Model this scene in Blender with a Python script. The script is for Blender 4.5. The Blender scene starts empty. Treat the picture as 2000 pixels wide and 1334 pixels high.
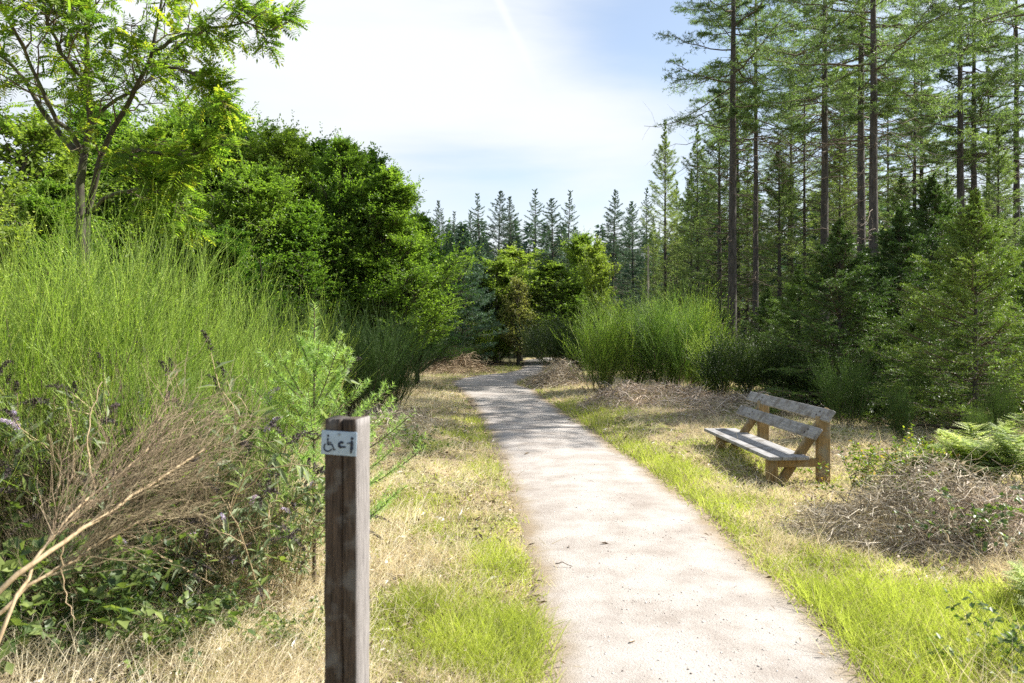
import bpy, bmesh, math
import numpy as np
from mathutils import Vector, Matrix

# ------------------------------------------------------------------ camera, sky, sun, exposure
scene = bpy.context.scene
COL = scene.collection
EYE, HOR, FPX = 1.75, 640.0, 1500.0            # eye height, horizon row and focal length (2000 px wide picture)
cam_d = bpy.data.cameras.new("camera")
cam = bpy.data.objects.new("camera", cam_d)
COL.objects.link(cam)
cam.location = (0, 0, EYE)
cam.rotation_euler = (math.radians(90), 0, 0)
cam_d.sensor_width = 36
cam_d.lens = FPX * 36 / 2000
cam_d.shift_y = -(667 - HOR) / 2000
cam_d.clip_start, cam_d.clip_end = 0.05, 1500
cam_d.dof.use_dof = True
cam_d.dof.focus_distance = 14
cam_d.dof.aperture_fstop = 4.0
scene.camera = cam

SUN_AZ, SUN_EL = math.radians(74), math.radians(42)     # azimuth from +Y (ahead) towards +X (right)
SUNV = Vector((math.sin(SUN_AZ) * math.cos(SUN_EL), math.cos(SUN_AZ) * math.cos(SUN_EL), math.sin(SUN_EL)))
sl = bpy.data.lights.new("sun", "SUN")
sl.energy = 5.0
sl.angle = math.radians(0.5)
sl.color = (1.0, 0.96, 0.89)
so = bpy.data.objects.new("sun", sl)
COL.objects.link(so)
so.rotation_euler = SUNV.to_track_quat('Z', 'Y').to_euler()

scene.view_settings.view_transform = 'Standard'
scene.view_settings.look = 'None'
scene.view_settings.exposure = 1.35
scene.view_settings.gamma = 1
scene.view_settings.use_curve_mapping = False
cy = scene.cycles
cy.max_bounces = 6
cy.diffuse_bounces = 3
cy.glossy_bounces = 2
cy.transmission_bounces = 4
cy.transparent_max_bounces = 4
cy.caustics_reflective = cy.caustics_refractive = False
cy.sample_clamp_indirect = 4
cy.use_denoising = False


def dirpx(x, y):
    return Vector(((x - 1000) / FPX, 1, (HOR - y) / FPX)).normalized()


def build_world():
    w = bpy.data.worlds.new("World")
    scene.world = w
    w.use_nodes = True
    nt = w.node_tree
    nt.nodes.clear()
    N, L = nt.nodes, nt.links

    def math_(op, a, b=None, c=None):
        n = N.new('ShaderNodeMath')
        n.operation = op
        for i, v in enumerate((a, b, c)):
            if v is None:
                continue
            if isinstance(v, (int, float)):
                n.inputs[i].default_value = v
            else:
                L.new(v, n.inputs[i])
        return n.outputs[0]
    out = N.new('ShaderNodeOutputWorld')
    sky = N.new('ShaderNodeTexSky')
    sky.sky_type = 'NISHITA'
    sky.sun_disc = False
    sky.sun_elevation = SUN_EL
    sky.sun_rotation = SUN_AZ
    sky.air_density = 1.0
    sky.dust_density = 0.6
    bg1 = N.new('ShaderNodeBackground')
    bg1.inputs[1].default_value = 0.078
    L.new(sky.outputs[0], bg1.inputs[0])
    tc = N.new('ShaderNodeTexCoord')
    d = tc.outputs['Generated']
    mp = N.new('ShaderNodeMapping')
    mp.inputs['Scale'].default_value = (1.3, 1.3, 5.5)
    mp.inputs['Rotation'].default_value = (0, math.radians(18), 0)
    L.new(d, mp.inputs['Vector'])
    nz = N.new('ShaderNodeTexNoise')
    nz.inputs['Scale'].default_value = 1.5
    nz.inputs['Detail'].default_value = 7
    nz.inputs['Roughness'].default_value = 0.52
    nz.inputs['Distortion'].default_value = 0.35
    L.new(mp.outputs[0], nz.inputs['Vector'])

    def blob(px, py, sx, sz):
        c = dirpx(px, py)
        sub = N.new('ShaderNodeVectorMath')
        sub.operation = 'SUBTRACT'
        L.new(d, sub.inputs[0])
        sub.inputs[1].default_value = c
        mul = N.new('ShaderNodeVectorMath')
        mul.operation = 'MULTIPLY'
        L.new(sub.outputs[0], mul.inputs[0])
        mul.inputs[1].default_value = (1 / sx, 1 / sx, 1 / sz)
        ln = N.new('ShaderNodeVectorMath')
        ln.operation = 'LENGTH'
        L.new(mul.outputs[0], ln.inputs[0])
        q = math_('MULTIPLY', ln.outputs['Value'], ln.outputs['Value'])
        return math_('POWER', 2.718, math_('MULTIPLY', q, -1.0))
    cov = math_('MULTIPLY_ADD', nz.outputs['Fac'], 2.0, -0.18)
    sx = N.new('ShaderNodeSeparateXYZ')
    L.new(d, sx.inputs[0])
    # unseen cloud overhead and behind the camera is thinned to cut fill light
    mr0 = N.new('ShaderNodeMapRange')
    mr0.inputs['From Min'].default_value = 0.65
    mr0.inputs['From Max'].default_value = -0.15
    mr0.inputs['To Min'].default_value = 0.0
    mr0.inputs['To Max'].default_value = -0.75
    L.new(sx.outputs['Y'], mr0.inputs['Value'])
    cov = math_('ADD', cov, mr0.outputs[0])
    for px, py, sx, sz, amp in ((1340, 40, .20, .14, -.95), (960, 318, .17, .045, -.55), (1000, 400, .35, .05, -.42),
                                (760, 150, .3, .14, .3), (1200, 285, .1, .06, .35), (1020, 30, .08, .1, .1),
                                (1600, 200, .22, .3, -.12), (150, 120, .2, .2, -.12)):
        cov = math_('ADD', cov, math_('MULTIPLY', blob(px, py, sx, sz), amp))
    # the old contrail: a thin band along a great circle, fading at its ends
    a, b = dirpx(962, -30), dirpx(1035, 130)
    n = a.cross(b).normalized()
    dot = N.new('ShaderNodeVectorMath')
    dot.operation = 'DOT_PRODUCT'
    L.new(d, dot.inputs[0])
    dot.inputs[1].default_value = n
    wob = math_('MULTIPLY_ADD', nz.outputs['Fac'], 0.012, -0.006)
    ab = math_('ABSOLUTE', math_('ADD', dot.outputs['Value'], wob))
    band = math_('POWER', 2.718, math_('MULTIPLY', math_('POWER', math_('DIVIDE', ab, 0.0045), 2.0), -1.0))
    band = math_('MULTIPLY', band, blob(978, -10, .10, .075))
    cov = math_('ADD', cov, math_('MULTIPLY', band, 0.27))
    mr = N.new('ShaderNodeMapRange')
    mr.interpolation_type = 'SMOOTHSTEP'
    mr.inputs['From Min'].default_value = -0.2
    mr.inputs['From Max'].default_value = 1.0
    mr.inputs['To Min'].default_value = 0.22
    L.new(cov, mr.inputs['Value'])
    bg2 = N.new('ShaderNodeBackground')
    bg2.inputs[0].default_value = (0.93, 0.965, 1.0, 1)
    bg2.inputs[1].default_value = 0.42
    mx = N.new('ShaderNodeMixShader')
    L.new(mr.outputs[0], mx.inputs[0])
    L.new(bg1.outputs[0], mx.inputs[1])
    L.new(bg2.outputs[0], mx.inputs[2])
    L.new(mx.outputs[0], out.inputs[0])


build_world()


# ------------------------------------------------------------------ helpers
def rng_(s):
    return np.random.default_rng(s)


def unit(v):
    return v / np.maximum(np.linalg.norm(v, axis=-1, keepdims=True), 1e-9)


def sstep(a, b, x):
    t = np.clip((x - a) / (b - a), 0, 1)
    return t * t * (3 - 2 * t)


def vnoise(x, y, s, seed=0):
    x = np.asarray(x, float) / s
    y = np.asarray(y, float) / s
    xi, yi = np.floor(x).astype(np.int64), np.floor(y).astype(np.int64)
    fx, fy = x - xi, y - yi
    fx, fy = fx * fx * (3 - 2 * fx), fy * fy * (3 - 2 * fy)

    def h(i, j):
        n = (i * 374761393 + j * 668265263 + seed * 974711) & 0xffffffff
        n = ((n ^ (n >> 13)) * 1274126177) & 0xffffffff
        return ((n ^ (n >> 16)) & 0xffff) / 65535.0
    return (h(xi, yi) * (1 - fx) + h(xi + 1, yi) * fx) * (1 - fy) + (h(xi, yi + 1) * (1 - fx) + h(xi + 1, yi + 1) * fx) * fy


class Acc:
    """collects vertices and faces; build() links them as ONE mesh object"""

    def __init__(self):
        self.v, self.f, self.r, self.n = [], [], [], 0

    def add(self, v, f, r=0.5):
        v = np.asarray(v, float).reshape(-1, 3)
        f = np.asarray(f, np.int64)
        self.f.append(f + self.n)
        self.v.append(v)
        self.r.append(np.full(len(v), r, float) if np.isscalar(r) else np.asarray(r, float).reshape(-1))
        self.n += len(v)

    def box(self, x0, x1, y0, y1, z0, z1, bev=0.0, mat=None, r=0.5):
        bm = bmesh.new()
        bmesh.ops.create_cube(bm, size=1)
        for v in bm.verts:
            v.co = Vector(((x0 + x1) / 2 + v.co.x * (x1 - x0), (y0 + y1) / 2 + v.co.y * (y1 - y0), (z0 + z1) / 2 + v.co.z * (z1 - z0)))
        if bev:
            bmesh.ops.bevel(bm, geom=list(bm.edges), offset=bev, segments=2, affect='EDGES', profile=0.6)
        self.bm(bm, mat, r)

    def bm(self, bm, mat=None, r=0.5):
        if mat is not None:
            bm.transform(mat)
        bm.verts.index_update()
        v = np.array([q.co[:] for q in bm.verts])
        by = {}
        for f in bm.faces:
            by.setdefault(len(f.verts), []).append([q.index for q in f.verts])
        base = self.n
        first = True
        for k, fs in by.items():
            if first:
                self.add(v, fs, r)
                first = False
            else:
                self.f.append(np.asarray(fs, np.int64) + base)
        bm.free()

    def build(self, name, mat, parent=None, smooth=False):
        me = bpy.data.meshes.new(name)
        v = np.concatenate(self.v)
        loops = np.concatenate([f.reshape(-1) for f in self.f])
        sizes = np.concatenate([np.full(len(f), f.shape[1]) for f in self.f])
        starts = np.concatenate([[0], np.cumsum(sizes)[:-1]])
        me.vertices.add(len(v))
        me.vertices.foreach_set('co', v.astype(np.float32).reshape(-1))
        me.loops.add(len(loops))
        me.loops.foreach_set('vertex_index', loops.astype(np.int32))
        me.polygons.add(len(sizes))
        me.polygons.foreach_set('loop_start', starts.astype(np.int32))
        if smooth:
            me.polygons.foreach_set('use_smooth', np.ones(len(sizes), bool))
        at = me.attributes.new('rnd', 'FLOAT', 'POINT')
        at.data.foreach_set('value', np.concatenate(self.r).astype(np.float32))
        me.update(calc_edges=True)
        me.materials.append(mat)
        o = bpy.data.objects.new(name, me)
        COL.objects.link(o)
        if parent is not None:
            o.parent = parent
        return o


def tubes(acc, P, R, S=3, r=None):
    P = np.asarray(P, float)
    R = np.asarray(R, float)
    if P.ndim == 2:
        P, R = P[None], R[None]
    B, K, _ = P.shape
    T = unit(np.gradient(P, axis=1))
    m = np.abs(T.mean(1))
    ref = np.eye(3)[np.argmin(m, axis=1)][:, None, :]
    n1 = unit(np.cross(T, np.broadcast_to(ref, T.shape)))
    n2 = np.cross(T, n1)
    a = np.arange(S) * 2 * np.pi / S
    V = P[:, :, None] + R[:, :, None, None] * (np.cos(a)[:, None] * n1[:, :, None] + np.sin(a)[:, None] * n2[:, :, None])
    b = np.arange(B)[:, None, None] * K * S
    k = np.arange(K - 1)[None, :, None] * S
    s = np.arange(S)[None, None, :]
    s2 = (s + 1) % S
    F = np.stack([b + k + s, b + k + s2, b + k + S + s2, b + k + S + s], -1).reshape(-1, 4)
    rr = 0.5 if r is None else np.repeat(np.asarray(r, float), K * S)
    acc.add(V.reshape(-1, 3), F, rr)


def leaves(acc, pos, d, up, L, W, fold=0.15, r=0.5, wide=0.45):
    """rhombic leaves folded along the midrib"""
    n = len(pos)
    d = unit(d)
    side = unit(np.cross(d, up))
    nm = np.cross(side, d)
    L = np.broadcast_to(np.asarray(L, float), (n,))[:, None]
    W = np.broadcast_to(np.asarray(W, float), (n,))[:, None]
    mid = pos + d * L * wide + nm * W * fold
    V = np.stack([pos, mid - side * W / 2, pos + d * L - nm * L * fold * .6, mid + side * W / 2], 1)
    i = np.arange(n)[:, None] * 4
    F = np.concatenate([i + [0, 2, 1], i + [0, 3, 2]], 0)
    acc.add(V.reshape(-1, 3), F, np.repeat(np.broadcast_to(np.asarray(r, float), (n,)), 4))


def needles(acc, pos, d, L, W, rng, r=0.5):
    n = len(pos)
    d = unit(d)
    s = unit(np.cross(d, rng.normal(size=(n, 3))))
    L = np.broadcast_to(np.asarray(L, float), (n,))[:, None]
    W = np.broadcast_to(np.asarray(W, float), (n,))[:, None]
    V = np.stack([pos - s * W / 2, pos + s * W / 2, pos + d * L], 1)
    acc.add(V.reshape(-1, 3), np.arange(n * 3).reshape(-1, 3), np.repeat(np.broadcast_to(np.asarray(r, float), (n,)), 3))


def ribbons(acc, P, W, side, r):
    """flat tapering blades: P (B,K,3)"""
    B, K, _ = P.shape
    w = W[:, None] * np.linspace(1, .12, K)[None]
    V = np.stack([P - side[:, None] * w[..., None] / 2, P + side[:, None] * w[..., None] / 2], 2)
    b = np.arange(B)[:, None] * K * 2
    k = np.arange(K - 1)[None] * 2
    F = np.stack([b + k, b + k + 1, b + k + 3, b + k + 2], -1).reshape(-1, 4)
    acc.add(V.reshape(-1, 3), F, np.repeat(r, K * 2))


def sample_poly(P, idx, t):
    K = P.shape[1]
    x = np.clip(t, 0, .9999) * (K - 1)
    i = x.astype(int)
    f = (x - i)[:, None]
    a, b = P[idx, i], P[idx, i + 1]
    return a * (1 - f) + b * f, unit(b - a)


def spawn(rng, P, n, t0, t1, ang, ln, up=0.0, bend=0.0, K=4, jit=0.03, flat=False, tp=1.0, lvar=.3):
    """children of the polylines P; ln is a number or a function of (parent index, t)"""
    B = len(P)
    idx = np.repeat(np.arange(B), n)
    t = t0 + (t1 - t0) * ((np.tile(np.arange(n), B) + rng.random(B * n)) / n) ** tp
    p, T = sample_poly(P, idx, t)
    if flat:
        s = np.where(rng.random(B * n) < .5, 1, -1)[:, None]
        perp = unit(np.cross(T, np.array([0, 0, 1.]))) * s + rng.normal(0, .18, (B * n, 3))
    else:
        perp = np.cross(T, rng.normal(size=(B * n, 3)))
    perp = unit(perp)
    a = np.radians(ang + rng.normal(0, ang * .18, B * n))[:, None]
    d = np.cos(a) * T + np.sin(a) * perp
    d[:, 2] += up
    d = unit(d)
    l = ln(idx, t) if callable(ln) else np.full(B * n, float(ln))
    l = l * rng.uniform(1 - lvar, 1 + lvar, B * n)
    s = np.linspace(0, 1, K)[None, :, None]
    Q = p[:, None] + d[:, None] * s * l[:, None, None]
    Q[:, :, 2] += bend * l[:, None] * (s[..., 0] ** 2)
    Q[:, 1:] += rng.normal(0, jit, (B * n, K - 1, 3)) * l[:, None, None]
    return Q, l, t, idx


def taper(l, K, r0, r1):
    return (np.asarray(r0) * np.ones(len(l)))[:, None] * np.linspace(1, r1, K)[None]


# ------------------------------------------------------------------ materials
def nodes(name):
    m = bpy.data.materials.new(name)
    m.use_nodes = True
    nt = m.node_tree
    nt.nodes.clear()
    return m, nt.nodes, nt.links


def leaf_mat(name, a, b, trans=0.35, tcol=None, rough=0.45, spec=0.35, c=None):
    m, N, L = nodes(name)
    out = N.new('ShaderNodeOutputMaterial')
    at = N.new('ShaderNodeAttribute')
    at.attribute_name = 'rnd'
    oi = N.new('ShaderNodeObjectInfo')
    cr = N.new('ShaderNodeValToRGB')
    cr.color_ramp.elements[0].color = (*a, 1)
    cr.color_ramp.elements[0].position = 0.1
    cr.color_ramp.elements[1].color = (*b, 1)
    cr.color_ramp.elements[1].position = 0.85
    if c:
        e = cr.color_ramp.elements.new(0.97)
        e.color = (*c, 1)
    L.new(at.outputs['Fac'], cr.inputs[0])
    hs = N.new('ShaderNodeHueSaturation')
    mr = N.new('ShaderNodeMapRange')
    mr.inputs['To Min'].default_value = 0.482
    mr.inputs['To Max'].default_value = 0.518
    L.new(oi.outputs['Random'], mr.inputs['Value'])
    L.new(mr.outputs[0], hs.inputs['Hue'])
    mr2 = N.new('ShaderNodeMapRange')
    mr2.inputs['To Min'].default_value = 1.25
    mr2.inputs['To Max'].default_value = 0.80
    L.new(oi.outputs['Random'], mr2.inputs['Value'])
    L.new(mr2.outputs[0], hs.inputs['Value'])
    L.new(cr.outputs[0], hs.inputs['Color'])
    pb = N.new('ShaderNodeBsdfPrincipled')
    pb.inputs['Roughness'].default_value = rough
    pb.inputs['Specular IOR Level'].default_value = spec
    L.new(hs.outputs[0], pb.inputs['Base Color'])
    if trans > 0:
        tb = N.new('ShaderNodeBsdfTranslucent')
        mu = N.new('ShaderNodeMix')
        mu.data_type = 'RGBA'
        mu.blend_type = 'MULTIPLY'
        mu.inputs[0].default_value = 1
        L.new(hs.outputs[0], mu.inputs[6])
        mu.inputs[7].default_value = (*(tcol or (1.55, 1.75, .7)), 1)
        L.new(mu.outputs[2], tb.inputs[0])
        mx = N.new('ShaderNodeMixShader')
        mx.inputs[0].default_value = trans
        L.new(pb.outputs[0], mx.inputs[1])
        L.new(tb.outputs[0], mx.inputs[2])
        L.new(mx.outputs[0], out.inputs[0])
    else:
        L.new(pb.outputs[0], out.inputs[0])
    return m


def wood_mat(name, a, b, scale=(60, 60, 4), rough=0.8, bump=0.4, spots=None, dist=0.01, paled=None):
    m, N, L = nodes(name)
    out = N.new('ShaderNodeOutputMaterial')
    tc = N.new('ShaderNodeTexCoord')
    mp = N.new('ShaderNodeMapping')
    mp.inputs['Scale'].default_value = scale
    L.new(tc.outputs['Object'], mp.inputs['Vector'])
    nz = N.new('ShaderNodeTexNoise')
    nz.inputs['Scale'].default_value = 1
    nz.inputs['Detail'].default_value = 6
    nz.inputs['Roughness'].default_value = 0.65
    nz.inputs['Distortion'].default_value = 0.4
    L.new(mp.outputs[0], nz.inputs['Vector'])
    cr = N.new('ShaderNodeValToRGB')
    cr.color_ramp.elements[0].position = 0.32
    cr.color_ramp.elements[0].color = (*a, 1)
    cr.color_ramp.elements[1].position = 0.68
    cr.color_ramp.elements[1].color = (*b, 1)
    L.new(nz.outputs['Fac'], cr.inputs[0])
    col = cr.outputs[0]
    if spots:
        n2 = N.new('ShaderNodeTexNoise')
        n2.inputs['Scale'].default_value = spots[1]
        n2.inputs['Detail'].default_value = 4
        L.new(tc.outputs['Object'], n2.inputs['Vector'])
        c2 = N.new('ShaderNodeValToRGB')
        c2.color_ramp.elements[0].position = 0.5
        c2.color_ramp.elements[1].position = 0.66
        L.new(n2.outputs['Fac'], c2.inputs[0])
        mx = N.new('ShaderNodeMix')
        mx.data_type = 'RGBA'
        L.new(c2.outputs[0], mx.inputs[0])
        L.new(col, mx.inputs[6])
        mx.inputs[7].default_value = (*spots[0], 1)
        col = mx.outputs[2]
    if paled:     # one face gets a paler grey, painted in to imitate sunlight on it
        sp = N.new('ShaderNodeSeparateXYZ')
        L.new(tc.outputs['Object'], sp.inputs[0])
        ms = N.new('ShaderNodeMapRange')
        ms.inputs['From Min'].default_value = paled[0] - .006
        ms.inputs['From Max'].default_value = paled[0]
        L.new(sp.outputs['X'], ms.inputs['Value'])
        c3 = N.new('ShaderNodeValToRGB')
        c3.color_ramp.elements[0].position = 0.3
        c3.color_ramp.elements[0].color = (*paled[1], 1)
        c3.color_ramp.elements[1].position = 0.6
        c3.color_ramp.elements[1].color = (*paled[2], 1)
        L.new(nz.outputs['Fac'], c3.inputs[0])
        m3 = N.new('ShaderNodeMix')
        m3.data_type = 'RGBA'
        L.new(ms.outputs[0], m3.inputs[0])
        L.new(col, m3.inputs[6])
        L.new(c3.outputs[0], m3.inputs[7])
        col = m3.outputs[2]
    pb = N.new('ShaderNodeBsdfPrincipled')
    pb.inputs['Roughness'].default_value = rough
    pb.inputs['Specular IOR Level'].default_value = 0.3
    L.new(col, pb.inputs['Base Color'])
    bp = N.new('ShaderNodeBump')
    bp.inputs['Strength'].default_value = bump
    bp.inputs['Distance'].default_value = dist
    L.new(nz.outputs['Fac'], bp.inputs['Height'])
    L.new(bp.outputs[0], pb.inputs['Normal'])
    L.new(pb.outputs[0], out.inputs[0])
    return m


def plain_mat(name, col, rough=0.5, spec=0.4, metallic=0.0, var=0.0):
    m, N, L = nodes(name)
    out = N.new('ShaderNodeOutputMaterial')
    pb = N.new('ShaderNodeBsdfPrincipled')
    pb.inputs['Base Color'].default_value = (*col, 1)
    pb.inputs['Roughness'].default_value = rough
    pb.inputs['Metallic'].default_value = metallic
    pb.inputs['Specular IOR Level'].default_value = spec
    if var:
        tc = N.new('ShaderNodeTexCoord')
        nz = N.new('ShaderNodeTexNoise')
        nz.inputs['Scale'].default_value = 45
        nz.inputs['Detail'].default_value = 5
        L.new(tc.outputs['Object'], nz.inputs['Vector'])
        cr = N.new('ShaderNodeValToRGB')
        cr.color_ramp.elements[0].position = 0.35
        cr.color_ramp.elements[0].color = (*[c * (1 - var) for c in col], 1)
        cr.color_ramp.elements[1].position = 0.6
        cr.color_ramp.elements[1].color = (*col, 1)
        L.new(nz.outputs['Fac'], cr.inputs[0])
        L.new(cr.outputs[0], pb.inputs['Base Color'])
    L.new(pb.outputs[0], out.inputs[0])
    return m


M = {}
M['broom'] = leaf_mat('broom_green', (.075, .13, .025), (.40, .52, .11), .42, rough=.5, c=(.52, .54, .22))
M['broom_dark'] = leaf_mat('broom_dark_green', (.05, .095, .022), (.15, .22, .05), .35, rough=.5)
M['dry_twig'] = leaf_mat('dry_twig', (.16, .115, .07), (.36, .28, .18), 0, rough=.8, spec=.2)
M['rowan'] = leaf_mat('rowan_leaf', (.06, .115, .022), (.19, .27, .04), .6, rough=.4, c=(.34, .34, .05))
M['hornbeam'] = leaf_mat('hornbeam_leaf', (.06, .115, .024), (.19, .28, .05), .52, rough=.42)
M['beech'] = leaf_mat('beech_leaf', (.055, .11, .022), (.17, .26, .045), .52, rough=.42)
M['yellowish'] = leaf_mat('yellow_green_leaf', (.095, .15, .032), (.24, .295, .065), .45, rough=.5)
M['brownish'] = leaf_mat('browned_leaf', (.13, .15, .05), (.28, .27, .11), .35, rough=.7)
M['spruce'] = leaf_mat('spruce_needle', (.035, .075, .022), (.11, .175, .04), .25, rough=.45)
M['spruce_tip'] = leaf_mat('bright_spruce_needle', (.045, .095, .024), (.19, .27, .055), .3, rough=.45)
M['far_spruce'] = leaf_mat('far_spruce_needle', (.04, .085, .06), (.10, .165, .105), .2, rough=.6)
M['pine'] = leaf_mat('pine_needle', (.065, .11, .055), (.20, .27, .115), .42, rough=.5)
M['larch'] = leaf_mat('larch_needle', (.08, .125, .055), (.23, .285, .11), .42, rough=.5)
M['sapling'] = leaf_mat('sapling_needle', (.19, .30, .09), (.42, .53, .22), .42, rough=.45)
M['bramble'] = leaf_mat('bramble_leaf', (.05, .085, .028), (.17, .22, .065), .35, rough=.45, spec=.4)
M['bilberry'] = leaf_mat('bilberry_leaf', (.08, .14, .02), (.22, .27, .035), .4, rough=.4, c=(.34, .20, .06))
M['fern'] = leaf_mat('fern_leaf', (.20, .25, .11), (.50, .53, .30), .42, rough=.5)
M['buddleia'] = leaf_mat('silvery_leaf', (.10, .14, .06), (.24, .28, .17), .35, rough=.6)
M['seed_head'] = leaf_mat('dark_seed_head', (.03, .022, .022), (.09, .07, .065), 0, rough=.8)
M['lilac'] = leaf_mat('lilac_flower', (.36, .26, .52), (.60, .50, .72), .3, rough=.6)
M['grass'] = leaf_mat('green_grass', (.17, .20, .05), (.42, .45, .13), .4, rough=.5, c=(.62, .56, .31))
M['dry_grass'] = leaf_mat('dry_grass', (.40, .355, .22), (.82, .765, .57), .35, (1.1, 1.0, .8), rough=.7)
M['litter'] = leaf_mat('dead_litter', (.10, .072, .048), (.50, .41, .30), .15, (1.1, 1, .8), rough=.8, c=(.72, .67, .60))
M['pale_leaf'] = leaf_mat('pale_dead_leaf', (.40, .36, .31), (.78, .76, .74), .2, (1.1, 1, .9), rough=.7)
M['bracken'] = leaf_mat('dead_bracken', (.13, .10, .075), (.70, .60, .48), .2, (1.1, 1, .8), rough=.8)
M['undergrowth'] = leaf_mat('undergrowth_leaf', (.025, .05, .013), (.075, .11, .025), .3, rough=.5)
M['bark'] = wood_mat('pine_bark', (.03, .026, .023), (.105, .09, .078), (16, 16, 3.5), bump=.9, dist=.03)
M['bark_green'] = wood_mat('mossy_bark', (.022, .019, .014), (.08, .07, .048), (30, 30, 9), bump=.6, dist=.01, spots=((.075, .095, .03), 6))
M['twig'] = wood_mat('twig_bark', (.06, .045, .03), (.17, .13, .09), (40, 40, 12), bump=.3)
M['pale_wood'] = wood_mat('bleached_wood', (.26, .22, .16), (.52, .46, .36), (50, 50, 5), bump=.3)
M['tan_branch'] = wood_mat('tan_branch', (.32, .23, .13), (.58, .45, .28), (60, 60, 14), bump=.4, dist=.004)
M['post_wood'] = wood_mat('dark_weathered_wood', (.013, .009, .006), (.105, .074, .053), (150, 150, 8), bump=1.0, dist=.006, spots=((.11, .10, .09), 14), paled=(.119, (.11, .10, .096), (.26, .24, .23)))  # paler right-face colours stand in for sun on that side
M['grey_wood'] = wood_mat('silver_grey_wood', (.17, .165, .165), (.38, .37, .36), (70, 3.5, 70), bump=.5, dist=.003, spots=((.16, .145, .13), 7))
M['brown_wood'] = wood_mat('yellow_brown_wood', (.17, .105, .04), (.36, .245, .11), (50, 50, 5), bump=.4, dist=.003, spots=((.26, .22, .15), 5))
M['sign_white'] = plain_mat('sign_enamel', (.30, .39, .49), .35, .5, var=.14)
M['sign_ink'] = plain_mat('sign_ink', (.008, .014, .03), .5)
M['screw'] = plain_mat('screw_steel', (.22, .25, .29), .4, .5, .6)
M['bolt'] = plain_mat('rusty_bolt', (.06, .045, .04), .6, .4, .3)


# ------------------------------------------------------------------ naming
def tag(o, label, cat, group=None, kind=None):
    o['label'] = label
    o['category'] = cat
    if group:
        o['group'] = group
    if kind:
        o['kind'] = kind
    return o


def thing(name, label, cat, loc=(0, 0, 0), rz=0.0, group=None):
    o = bpy.data.objects.new(name, None)
    o.empty_display_size = .2
    COL.objects.link(o)
    o.location = loc
    o.rotation_euler = (0, 0, rz)
    return tag(o, label, cat, group)


def dup(root, label):
    r = root.copy()
    COL.objects.link(r)
    r['label'] = label
    for ch in list(root.children):
        c = ch.copy()
        COL.objects.link(c)
        c.parent = r
        for g in list(ch.children):
            q = g.copy()
            COL.objects.link(q)
            q.parent = c
    return r


class Kind:
    """one prototype, copied for every further individual"""

    def __init__(self, make, H, group=None):
        self.make, self.H, self.group, self.first = make, H, group, None

    def put(self, label, x, y, h, rz=0.0, wide=1.0, z=None, tilt=(0, 0)):
        if self.first is None:
            o = self.first = self.make(label)
        else:
            o = dup(self.first, label)
        s = h / self.H
        o.location = (x, y, ground(x, y) - .03 if z is None else z)
        o.scale = (s * wide, s * wide, s)
        o.rotation_euler = (tilt[0], tilt[1], rz)
        if self.group:
            o['group'] = self.group
        return o


def atx(px, Z):
    return (px - 1000) / FPX * Z


def zy(py, Z):
    return EYE - (py - HOR) / FPX * Z


# ------------------------------------------------------------------ terrain and path
PATH = np.array([  # row, left edge, right edge in the picture -> distance, x left, x right
    (1334, 1062, 1700), (1250, 1072, 1640), (1200, 1060, 1590), (1100, 1040, 1470), (1000, 1012, 1372), (935, 990, 1287), (900, 977, 1237),
    (850, 955, 1168), (800, 928, 1092), (780, 914, 1064), (760, 895, 1040), (752, 882, 1012), (745, 884, 1014), (738, 904, 1032), (733, 938, 1054), (728, 992, 1064), (722, 1016, 1064), (715, 1021, 1064), (708, 1020, 1069), (703, 1023, 1078)], float)
PZ = EYE * FPX / (PATH[:, 0] - HOR)
PL = (PATH[:, 1] - 1000) / FPX * PZ
PR = (PATH[:, 2] - 1000) / FPX * PZ
PZ = np.concatenate([[-4, 1.5], PZ, [44, 47, 50]])
PL = np.concatenate([[.0, .12], PL, [1.6, 4.0, 9.0]])
PR = np.concatenate([[1.8, 1.75], PR, [3.2, 8.5, 14.0]])


def path_lr(y):
    return np.interp(y, PZ, PL), np.interp(y, PZ, PR)


def pdist(x, y):
    l, r = path_lr(y)
    d = np.maximum(l - x, x - r)
    return np.where((y > 50) | (y < -4), 9.0, d)


BUMPS = [(4.0, 6.6, 1.1, .75, .19), (2.95, 16.2, 1.5, 1.2, .24), (4.6, 14.8, 1.2, 1.0, .2), (1.45, 23.2, .7, 1.2, .22), (-2.6, 30.5, 1.3, 1.5, .25), (-2.1, 12.2, .8, 1.0, .12),
         (-3.2, 5.2, 1.3, 1.5, .28), (5.9, 7.4, 1.2, 1.0, .22)]


def ground(x, y):
    x = np.asarray(x, float)
    y = np.asarray(y, float)
    d = pdist(x, y)
    g = .10 * (vnoise(x, y, 1.3, 3) - .35) + .05 * (vnoise(x, y, .35, 5) - .5) + .30 * (vnoise(x, y, 7, 8) - .45)
    for bx, by, rx, ry, h in BUMPS:
        g = g + h * np.exp(-((x - bx) / rx) ** 2 - ((y - by) / ry) ** 2)
    r = g * sstep(.05, 1.2, d) - .06 * sstep(.04, -.16, d)
    return float(r) if r.ndim == 0 else r


def grow_axis(a0, lo, hi, step, k):
    out = [a0]
    s = step
    while out[-1] < hi:
        out.append(out[-1] + s)
        s *= k
    neg = [a0]
    s = step
    while neg[-1] > lo:
        neg.append(neg[-1] - s)
        s *= k
    return np.array(neg[::-1][:-1] + out)


def sheet(xs, ys, zf):
    X, Y = np.meshgrid(xs, ys)
    V = np.stack([X, Y, zf(X, Y)], -1).reshape(-1, 3)
    nx = len(xs)
    i = (np.arange(len(ys) - 1)[:, None] * nx + np.arange(nx - 1)[None]).reshape(-1)
    return V, np.stack([i, i + 1, i + nx + 1, i + nx], -1)


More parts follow.
